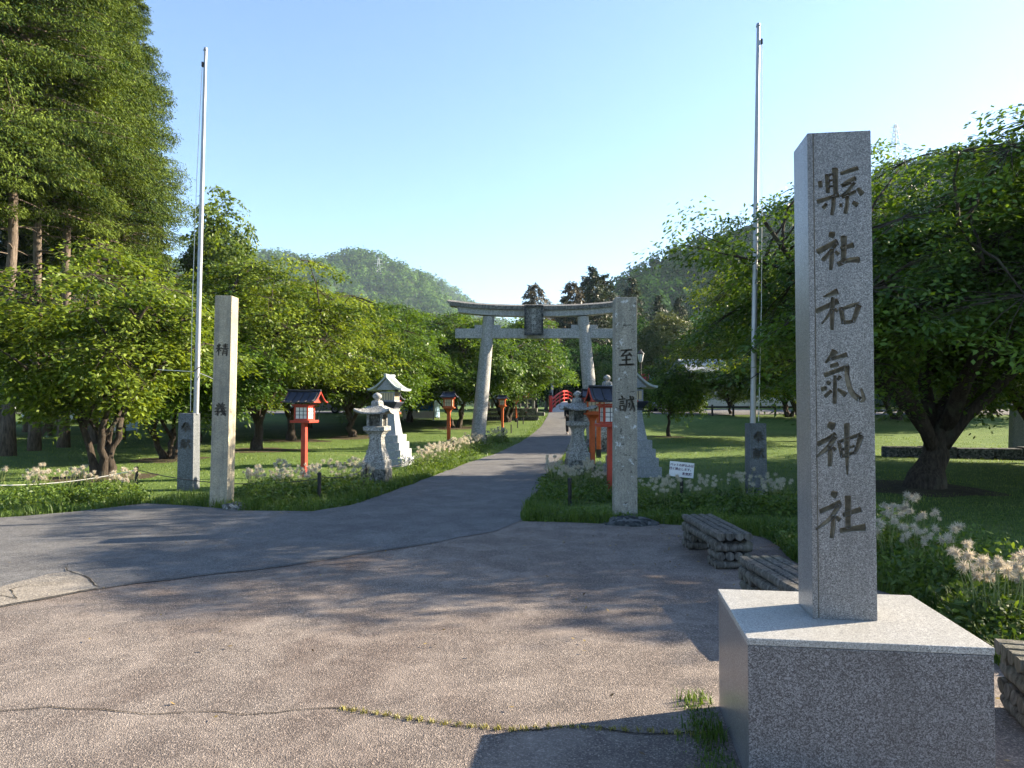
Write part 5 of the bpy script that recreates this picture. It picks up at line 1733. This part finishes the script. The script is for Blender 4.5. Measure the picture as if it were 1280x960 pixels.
dk = MB()
dk.grid([[(x, t * BL, arch(t) + 0.03) for x in (0, BW)] for t in np.linspace(0, 1, 17)])
dk.grid([[(x, t * BL, arch(t) - 0.25) for x in (BW, 0)] for t in np.linspace(0, 1, 17)])
for x in (0, BW):
    dk.grid([[(x, t * BL, arch(t) + 0.03 if a else arch(t) - 0.25) for a in ((1, 0) if x else (0, 1))] for t in np.linspace(0, 1, 17)])
dk.build('deck', M['concrete'], br)
for x in (0.08, BW - 0.08):
    rl = MB()
    for dz, r in ((1.0, 0.075), (0.68, 0.05), (0.36, 0.05)):
        rl.tube([rail_xyz(x, t, dz) for t in np.linspace(0.02, 0.98, 21)], r, 8)
    for t in np.linspace(0.14, 0.86, 6):
        rl.box(tuple(rail_xyz(x, t, 0.5)), (0.1, 0.1, 1.0))
    ro = rl.build('railing', M['bridge_red'], br, angle=45)
    for t in (0.0, 1.0):
        pmb = MB().tube([rail_xyz(x, t, -0.1), rail_xyz(x, t, 1.45)], 0.15, 14)
        po = pmb.build('end_post', M['bridge_red'], ro, angle=40)
        MB().lathe([(0.17, 1.45), (0.17, 1.52), (0.10, 1.58), (0.14, 1.66), (0.08, 1.78), (0.01, 1.84)], 14, tuple(rail_xyz(x, t, 0))).build('finial', M['black'], po, angle=40)

# ------------------------------------------------------------------ terrace wall left of the path end
tw = empty('stone_terrace', gp(640, 47.0), R(-6), 'low terrace of grey stone blocks with a stone fence left of the path end', 'stone wall')
b = MB()
rg = np.random.default_rng(5)
for row in range(3):
    x = -2.4
    while x < 1.55:
        w = rg.uniform(0.35, 0.7)
        b.box((x + w / 2, rg.uniform(-0.02, 0.02), 0.13 + row * 0.26), (w - 0.03, 0.7, 0.24), bev=0.03)
        x += w
b.build('stone_base', M['rough_stone'], tw)
f = MB()
for i in range(9):
    f.box((-2.2 + i * 0.45, 0, 1.05), (0.16, 0.16, 0.52), bev=0.01)
f.box((-0.4, 0, 1.37), (4.0, 0.2, 0.12), bev=0.01)
f.build('stone_fence', M['lantern_stone'], tw)

# utility pole and street lamp
up_ = empty('utility_pole', gp(690, 66), 0, 'thin pale utility pole left of the bridge', 'pole')
MB().tube([(0, 0, -0.2), (0, 0, 6.0)], [0.13, 0.08], 10).build('shaft', M['concrete'], up_, smooth=True)
MB().box((0, -0.12, 5.5), (1.1, 0.07, 0.07)).build('crossarm', M['concrete'], up_)
up2 = empty('utility_pole', gp(683, 80), 0, 'taller utility pole with lamp arm farther behind the bridge', 'pole')
MB().tube([(0, 0, -0.2), (0, 0, 9.5)], [0.16, 0.1], 10).build('shaft', M['concrete'], up2, smooth=True)
MB().tube([(0, 0, 5.0), (0.4, 0, 5.5), (1.1, 0, 5.4)], 0.04, 6).build('lamp_arm', M['concrete'], up2)

lp = empty('street_lamp', gp(801, 40), 0, 'black lantern style street lamp behind the right inscribed pillar', 'street lamp')
MB().tube([(0, 0, -0.1), (0, 0, 0.6), (0, 0, 0.61), (0, 0, 3.25)], [0.09, 0.08, 0.05, 0.04], 12).build('post', M['black'], lp, angle=40)
hd = MB().lathe([(0.06, 3.25), (0.10, 3.30), (0.19, 3.72), (0.16, 3.72)], 6).build('lamp_glass', M['lamp_glass'], lp)
MB().lathe([(0.23, 3.71), (0.21, 3.76), (0.05, 3.92), (0.02, 4.0)], 6).build('lamp_cap', M['black'], lp)
fr = MB()
for i in range(6):
    a = i * PI / 3
    fr.tube([(0.105 * math.cos(a), 0.105 * math.sin(a), 3.3), (0.195 * math.cos(a), 0.195 * math.sin(a), 3.72)], 0.012, 4)
fr.build('lamp_frame', M['black'], hd)


# ------------------------------------------------------------------ banners
def banner(px, Y_, mat, label):
    r = empty('banner_flag', gp(px, Y_), 0, label, 'banner', 'upright cloth banners by the car park')
    MB().tube([(0, 0, -0.1), (0, 0, 2.6)], 0.02, 8).build('pole', M['alu'], r)
    rows = []
    for i in range(12):
        z = 2.55 - i * 0.16
        rows.append([(0.02 + u * 0.6, 0.05 * math.sin(u * 4 + i * 0.5), z) for u in np.linspace(0, 1, 6)])
    mb = MB(); mb.grid(rows)
    mb.grid([[(x, y + 0.004, z) for x, y, z in r_[::-1]] for r_ in rows])
    mb.build('cloth', mat, r)


banner(800, 50, M['flag_red'], 'red upright banner behind the right inscribed pillar')
banner(806, 53, M['flag_blue'], 'blue upright banner beside the red one')


# ------------------------------------------------------------------ cars
def make_car(paint):
    root = empty('parked_car', cat='car')
    # body by cross sections along x: (x, half width, z bottom, z belt)
    sec = [(-2.05, 0.70, 0.38, 0.62), (-1.95, 0.80, 0.26, 0.86), (-1.3, 0.85, 0.22, 0.92), (-0.2, 0.85, 0.22, 0.93), (0.8, 0.85, 0.22, 0.92), (1.5, 0.83, 0.22, 0.84), (1.95, 0.76, 0.26, 0.70), (2.08, 0.62, 0.36, 0.56)]
    rows = []
    for x, w, a, b_ in sec:
        ring = [(x, -w * 0.93, a), (x, -w, a + (b_ - a) * 0.4), (x, -w * 0.95, b_ - 0.03), (x, -w * 0.86, b_), (x, w * 0.86, b_), (x, w * 0.95, b_ - 0.03), (x, w, a + (b_ - a) * 0.4), (x, w * 0.93, a)]
        rows.append(ring + [ring[0]])
    mb = MB(); mb.grid(rows)
    mb.f.append(list(range(8))); mb.f.append([(len(rows) - 1) * 9 + i for i in range(8)][::-1])
    body = mb.build('body', paint, root, angle=35)
    # cabin
    low = [(-1.80, 0.74), (1.05, 0.74)]; hi = [(-1.45, 0.58), (0.35, 0.58)]
    z0, z1 = 0.90, 1.46
    vs = [(low[0][0], -.74, z0), (low[1][0], -.74, z0), (low[1][0], .74, z0), (low[0][0], .74, z0), (hi[0][0], -.58, z1), (hi[1][0], -.58, z1), (hi[1][0], .58, z1), (hi[0][0], .58, z1)]
    cb = MB().add(vs, [(4, 5, 6, 7), (0, 1, 5, 4), (1, 2, 6, 5), (2, 3, 7, 6), (3, 0, 4, 7)])
    cab = cb.build('cabin', paint, root)
    def quad(a, b_, c, d, m=0.10):
        P = [Vector(vs[i]) for i in (a, b_, c, d)]
        ce = sum(P, Vector()) / 4
        n = (P[1] - P[0]).cross(P[2] - P[0]).normalized()
        if n.dot(ce - Vector((-0.4, 0, 1.1))) < 0: n = -n
        return [p.lerp(ce, m) + n * 0.006 for p in P]
    for nm, q in (('window', (0, 1, 5, 4)), ('window', (2, 3, 7, 6)), ('windscreen', (1, 2, 6, 5)), ('rear_window', (3, 0, 4, 7))):
        P = quad(*q)
        MB().add(P, [(0, 1, 2, 3)]).build(nm, M['glass'], cab)
    for sx in (-1.28, 1.28):
        for sy in (-1, 1):
            w = MB().tube([(sx, sy * 0.66, 0.31), (sx, sy * 0.86, 0.31)], 0.31, 20).build('wheel', M['rubber'], root, angle=40)
            MB().tube([(sx, sy * 0.80, 0.31), (sx, sy * 0.87, 0.31)], 0.19, 16).build('rim', M['alu'], w, angle=40)
    for s in (-1, 1):
        MB().box((2.0, s * 0.56, 0.62), (0.10, 0.26, 0.12), bev=0.02).build('headlight', M['lamp_glass'], root)
        MB().box((-1.99, s * 0.66, 0.74), (0.08, 0.18, 0.16), bev=0.02).build('tail_light', M['flag_red'], root)
        MB().box((0.75, s * 0.88, 0.98), (0.10, 0.16, 0.10), bev=0.02).build('mirror', paint, root)
    return root


CG = 'cars parked behind the trees'
cw = make_car(M['car_white']); cs = make_car(M['car_silver'])
place(cs, True, gp(845, 49), R(20), 1.0, 'silver car parked behind the small lawn tree', CG)
place(cw, True, gp(822, 50), R(100), 0.95, 'white car parked beside the upright banners', CG)
place(cw, False, gp(80, 44), R(5), 1.0, 'white car glimpsed between the cypress trunks', CG)
place(cs, False, gp(399, 57), R(10), 1.0, 'silver car behind the front red lantern', CG)
place(cw, False, gp(30, 66), R(80), 1.0, 'white car farthest left beyond the trunks', CG)


# ------------------------------------------------------------------ buildings, booths and tents
def building(name, loc, rz, L, W, hw, hr, wall, roof, label, nwin=5, cat='building'):
    r = empty(name, loc, rz, label, cat)
    wl = MB().box((0, 0, hw / 2 - 0.2), (L, W, hw + 0.4)).build('wall', wall, r)
    rm = MB()
    o = 0.6
    e = [(-L / 2 - o, -W / 2 - o, hw), (L / 2 + o, -W / 2 - o, hw), (L / 2 + o, W / 2 + o, hw), (-L / 2 - o, W / 2 + o, hw), (-L / 2 - o, 0, hw + hr), (L / 2 + o, 0, hw + hr)]
    d = Vector((0, 0, 0.14))
    top = [tuple(Vector(p) + d) for p in e]
    rm.add(top, [(0, 1, 5, 4), (2, 3, 4, 5)])
    rm.add(e, [(4, 5, 1, 0), (5, 4, 3, 2)])
    rm.add([e[0], e[1], top[1], top[0]], [(0, 1, 2, 3)]); rm.add([e[2], e[3], top[3], top[2]], [(0, 1, 2, 3)])
    rm.add([e[0], top[0], top[4], e[4]], [(0, 1, 2, 3)]); rm.add([e[3], e[4], top[4], top[3]], [(0, 1, 2, 3)])
    rm.add([e[1], e[5], top[5], top[1]], [(0, 1, 2, 3)]); rm.add([e[2], top[2], top[5], e[5]], [(0, 1, 2, 3)])
    rm.build('roof', roof, r)
    for s in (-1, 1):
        MB().add([(s * L / 2, -W / 2, hw), (s * L / 2, W / 2, hw), (s * L / 2, 0, hw + hr)], [(0, 1, 2)]).build('gable', wall, r)
    for i in range(nwin):
        x = -L / 2 + L * (i + 0.5) / nwin
        w = MB().box((x, -W / 2 - 0.01, hw * 0.55), (L / nwin * 0.55, 0.08, hw * 0.42)).build('window', M['white'], wl)
        MB().box((x, -W / 2 - 0.045, hw * 0.55), (L / nwin * 0.47, 0.03, hw * 0.36)).build('pane', M['glass'], w)
    return r


building('hall', gp(932, 60), R(6), 10.5, 5, 2.7, 1.2, M['cream_wall'], M['tile'], 'low building with a grey blue roof behind the right trees')
building('house', gp(76, 82), R(-4), 14, 6, 3.2, 1.6, M['white'], M['tile'], 'white building glimpsed between the left tree trunks', 6)


def booth(loc, rz, w, h, panel, label):
    r = empty('market_booth', loc, rz, label, 'booth')
    fr = MB()
    for sx in (-1, 1):
        for sy in (-1, 1):
            fr.tube([(sx * w / 2, sy * 0.9, -0.1), (sx * w / 2, sy * 0.9, h)], 0.04, 8)
    fr.build('frame', M['alu'], r)
    MB().box((0, -0.92, h * 0.62), (w, 0.03, h * 0.52)).build('front_sheet', panel, r)
    MB().box((0, -0.92, h * 0.20), (w, 0.03, h * 0.28)).build('lower_sheet', M['white'], r)
    MB().box((w / 2 + 0.02, 0, h * 0.5), (0.03, 1.8, h * 0.8)).build('side_sheet', M['tarp_pale'], r)
    MB().add([(-w / 2 - .1, -1, h), (w / 2 + .1, -1, h), (w / 2 + .1, 1, h), (-w / 2 - .1, 1, h), (0, 0, h + 0.6)], [(0, 1, 4), (1, 2, 4), (2, 3, 4), (3, 0, 4)]).build('canopy', M['tarp_pale'], r)
    return r


booth(gp(527, 47.5), R(-6), 2.0, 1.75, M['tarp_blue'], 'booth with blue sheeting glimpsed under the left cherries')
booth(gp(149, 36), R(10), 1.15, 1.7, M['tarp_blue'], 'bright blue sheeted booth between the cypress trunks and the flagpole')


def tent(loc, rz, w, label):
    r = empty('canopy_tent', loc, rz, label, 'tent', 'canopy tents behind the left lawn')
    for sx in (-1, 1):
        for sy in (-1, 1):
            MB().tube([(sx * w / 2, sy * w / 2, -0.1), (sx * w / 2, sy * w / 2, 1.9)], 0.03, 8).build('leg', M['alu'], r)
    c = MB().add([(-w / 2, -w / 2, 1.9), (w / 2, -w / 2, 1.9), (w / 2, w / 2, 1.9), (-w / 2, w / 2, 1.9), (0, 0, 2.75)], [(0, 1, 4), (1, 2, 4), (2, 3, 4), (3, 0, 4)])
    co = c.build('canopy', M['canvas'], r)
    v = MB()
    for s in (-1, 1):
        v.box((0, s * w / 2, 1.80), (w, 0.02, 0.22)); v.box((s * w / 2, 0, 1.80), (0.02, w - 0.04, 0.22))
    v.build('valance', M['canvas'], co)
    return r


tent(gp(420, 49), R(15), 2.2, 'cream canopy tent behind the dark trunked cherry')
tent(gp(368, 54), R(-10), 2.4, 'cream canopy tent farther left behind the red lantern')

# right edge: low dark stone wall and standing stone
p = Vector((14.3, 21.2, 0))
wl = empty('retaining_wall', p, R(-8), 'low dark retaining wall of rough stones at the right edge', 'stone wall')
b = MB(); rg = np.random.default_rng(9)
x = -3.2
while x < 7:
    w = rg.uniform(0.5, 1.1)
    b.box((x + w / 2, rg.uniform(-0.03, 0.03), 0.14), (w - 0.03, 0.5, rg.uniform(0.32, 0.42)), bev=0.05)
    x += w
b.build('stones', M['dark_stone'], wl)
st = MB(); st.box((0, 0, 0.75), (1.15, 0.3, 1.7), Matrix.Translation(Vector((16.9, 23.6, 0))) @ Matrix.Rotation(R(-8), 4, 'Z'), top=0.88, bev=0.06)
tag(st.build('standing_stone', M['blue_stone']), 'upright grey standing stone beyond the low wall at the right edge', 'stone')
# low bank fence at the back of the right lawn
gf = empty('rail_fence', gp(880, 44), R(2), 'low dark rail fence along the parking strip beyond the right lawn', 'fence')
for i in range(12):
    MB().box((-6 + i * 1.3, 0, 0.3), (0.1, 0.1, 0.75)).build('post', M['black'], gf)
MB().box((1.1, -0.06, 0.52), (14.6, 0.05, 0.12)).build('rail', M['black'], gf)


# ------------------------------------------------------------------ pylons
def pylon(loc, h, w, label, group):
    r = empty('power_pylon', loc, 0.4, label, 'pylon', group)
    m = MB()
    def hw(t): return w * (1 - t) ** 1.2 * 0.5 + w * 0.07
    n = 9
    for i in range(n):
        a, b = i / n, (i + 1) / n
        for sx, sy in ((1, 1), (1, -1), (-1, -1), (-1, 1)):
            m.tube([(sx * hw(a), sy * hw(a), a * h), (sx * hw(b), sy * hw(b), b * h)], w * 0.025, 4, False)
        C = [(1, 1), (1, -1), (-1, -1), (-1, 1)]
        for q in range(4):
            (x1, y1), (x2, y2) = C[q], C[(q + 1) % 4]
            m.tube([(x1 * hw(a), y1 * hw(a), a * h), (x2 * hw(b), y2 * hw(b), b * h)], w * 0.016, 3, False)
            m.tube([(x2 * hw(a), y2 * hw(a), a * h), (x1 * hw(b), y1 * hw(b), b * h)], w * 0.016, 3, False)
    m.build('lattice_tower', M['pylon'], r)
    for t, l in ((0.68, 0.62), (0.80, 0.55), (0.92, 0.45)):
        MB().tube([(-w * l, 0, h * t), (0, 0, h * t + w * 0.06), (w * l, 0, h * t)], w * 0.03, 4).build('crossarm', M['pylon'], r)


PG = 'lattice power pylons on the hills'
for px, pt, pb_, D, lb in ((473, 322, 356, 790, 'lattice pylon on the rounded hill, nearer the gate'), (388, 330, 345, 840, 'small lattice pylon at the left foot of the rounded hill'), (1120, 155, 208, 420, 'tall lattice pylon on the skyline right of the shrine stone')):
    a, b = at(px, pb_, D), at(px, pt, D)
    a.z -= 4
    pylon(a, (b - a).z, (b - a).z * 0.24, lb, PG)


# ------------------------------------------------------------------ person walking away
def skin_mesh(name, V, E, rad, mat, parent, root_i=0, lv=2):
    me = bpy.data.meshes.new(name)
    me.from_pydata([tuple(v) for v in V], E, [])
    o = bpy.data.objects.new(name, me)
    COL.objects.link(o)
    o.modifiers.new('skin', 'SKIN').use_smooth_shade = True
    for i, r_ in enumerate(rad):
        sv = me.skin_vertices[0].data[i]
        sv.radius = (r_, r_) if not isinstance(r_, tuple) else r_
        sv.use_root = (i == root_i)
    ss = o.modifiers.new('sub', 'SUBSURF'); ss.levels = lv; ss.render_levels = lv
    bpy.context.view_layer.update()
    m2 = mesh_from(o)
    bpy.data.objects.remove(o)
    m2.name = name
    m2.materials.clear(); m2.materials.append(mat)
    return link(name, m2, parent)


pr = empty('person', gp(712, 35), R(4), 'person in black clothes walking along the path towards the bridge', 'person')
V = [(0, 0, 0.92), (0, 0, 1.10), (0, 0.0, 1.28), (0, -0.01, 1.40), (0, 0, 1.47), (0, 0.02, 1.55), (0, 0.02, 1.64)]
rd = [(0.15, 0.10), (0.135, 0.095), (0.155, 0.10), (0.11, 0.075), 0.05, 0.085, 0.075]
E = [(i, i + 1) for i in range(6)]
JV, JE, JR = [(0, 0, 0.90), (0, 0, 1.10), (0, 0, 1.28), (0, -0.01, 1.41)], [(0, 1), (1, 2), (2, 3)], [(0.185, 0.13), (0.165, 0.12), (0.18, 0.125), (0.12, 0.085)]
TV, TE, TR = [(0, 0, 0.94)], [], [(0.165, 0.115)]
for s, st in ((-1, 1), (1, -1)):
    i = len(V)
    V += [(s * 0.17, 0, 1.39), (s * 0.22, -0.04 * st, 1.13), (s * 0.23, 0.08 * -st, 0.90), (s * 0.23, 0.10 * -st, 0.82)]
    rd += [0.055, 0.045, 0.032, 0.036]
    E += [(3, i), (i, i + 1), (i + 1, i + 2), (i + 2, i + 3)]
    for q in range(4):
        j = len(V)
        V += [(s * 0.23 + (q - 1.5) * 0.004, 0.10 * -st + (q - 1.5) * 0.018, 0.77), (s * 0.222, 0.105 * -st + (q - 1.5) * 0.017, 0.735 + abs(q - 1.5) * 0.008)]
        rd += [0.009, 0.007]
        E += [(i + 3, j), (j, j + 1)]
    j = len(V)
    V += [(s * 0.21, 0.10 * -st + 0.04, 0.80), (s * 0.205, 0.10 * -st + 0.055, 0.765)]
    rd += [0.010, 0.008]; E += [(i + 3, j), (j, j + 1)]
    j = len(JV)
    JV += [V[i], V[i + 1], (s * 0.23, 0.08 * -st, 0.89)]
    JR += [0.075, 0.062, 0.05]
    JE += [(3, j), (j, j + 1), (j + 1, j + 2)]
    i = len(V)
    V += [(s * 0.09, 0, 0.86), (s * 0.10, 0.13 * st, 0.48), (s * 0.10, (0.10 if st > 0 else -0.30), 0.09), (s * 0.10, (0.24 if st > 0 else -0.18), 0.04)]
    rd += [0.085, 0.058, 0.04, 0.034]
    E += [(0, i), (i, i + 1), (i + 1, i + 2), (i + 2, i + 3)]
    j = len(TV)
    TV += [V[i], V[i + 1], (V[i + 2][0], V[i + 2][1], 0.12)]
    TR += [0.108, 0.085, 0.07]
    TE += [(0, j), (j, j + 1), (j + 1, j + 2)]
    a = Vector(V[i + 2]); b = Vector(V[i + 3])
    a.z = 0.055; b.z = 0.045
    sh_ = MB().tube([a + Vector((0, -0.06, 0)), a, b, b + Vector((0, 0.05, 0))], [0.035, 0.05, 0.045, 0.02], 10)
    sh_.build('shoe', M['shoe'], pr, smooth=True)
body = skin_mesh('body', V, E, rd, M['skin'], pr)
skin_mesh('jacket', JV, JE, JR, M['coat'], pr)
skin_mesh('trousers', TV, TE, TR, M['coat'], pr)
hm = MB().lathe([(0.06, 1.53), (0.095, 1.56), (0.105, 1.62), (0.095, 1.69), (0.06, 1.735), (0.01, 1.75)], 16, (0, -0.005, 0))
hm.build('hair', M['hair'], body, smooth=True)
fc = MB()
for s in (-1, 1):
    fc.lathe([(0.004, 1.60), (0.016, 1.605), (0.016, 1.63), (0.004, 1.64)], 8, (s * 0.088, 0.02, 0))
fc.build('ears', M['skin'], body, smooth=True)
fc = MB().tube([(0, 0.10, 1.63), (0, 0.125, 1.595), (0, 0.10, 1.585)], [0.010, 0.016, 0.008], 6)
fc.build('nose', M['skin'], body, smooth=True)

# ------------------------------------------------------------------ light, air and view
hz = MB().box((0, 1780, 135), (5200, 4700, 276)).build('haze', bpy.data.materials.new('haze air'))
hm_ = hz.data.materials[0]
hm_.use_nodes = True
nt = hm_.node_tree
nt.nodes.clear()
ho = nt.nodes.new('ShaderNodeOutputMaterial')
hv = nt.nodes.new('ShaderNodeVolumePrincipled')
hv.inputs['Color'].default_value = (0.62, 0.80, 1.0, 1)
hv.inputs['Density'].default_value = 0.00014
hv.inputs['Anisotropy'].default_value = 0.2
nt.links.new(hv.outputs[0], ho.inputs['Volume'])
tag(hz, 'thin bluish haze in the air over the whole valley', 'haze', kind='stuff')
SUN_AZ = math.degrees(math.atan2(0.965, 0.261))   # from +Y towards +X
SUN_EL = 25.5
sd = bpy.data.lights.new('sun', 'SUN')
sd.energy = 5.0
sd.angle = R(0.5)
sd.color = (1.0, 0.85, 0.64)
so = bpy.data.objects.new('sun', sd)
COL.objects.link(so)
so.location = (30, 10, 30)
az, el = R(SUN_AZ), R(SUN_EL)
dirv = Vector((math.sin(az) * math.cos(el), math.cos(az) * math.cos(el), math.sin(el)))
so.rotation_euler = dirv.to_track_quat('Z', 'Y').to_euler()
w = bpy.data.worlds.new('World')
scene.world = w
w.use_nodes = True
nt = w.node_tree
nt.nodes.clear()
sky = nt.nodes.new('ShaderNodeTexSky')
sky.sky_type = 'NISHITA'
sky.sun_disc = False
sky.sun_elevation = el
sky.sun_rotation = az
sky.altitude = 100
sky.air_density = 1.0
sky.dust_density = 0.6
sky.ozone_density = 3.0
bg = nt.nodes.new('ShaderNodeBackground')
bg.inputs[1].default_value = 0.075
ow = nt.nodes.new('ShaderNodeOutputWorld')
nt.links.new(sky.outputs[0], bg.inputs[0])
nt.links.new(bg.outputs[0], ow.inputs[0])

vs_ = scene.view_settings
vs_.view_transform = 'Standard'
vs_.look = 'None'
vs_.exposure = 2.2
vs_.gamma = 1.0
vs_.use_curve_mapping = False
cy = scene.cycles
cy.use_denoising = True
cy.max_bounces = 7
cy.diffuse_bounces = 3
cy.glossy_bounces = 2
cy.transmission_bounces = 4
cy.transparent_max_bounces = 6
cy.use_adaptive_sampling = True
cy.adaptive_threshold = 0.02
cy.sample_clamp_indirect = 6
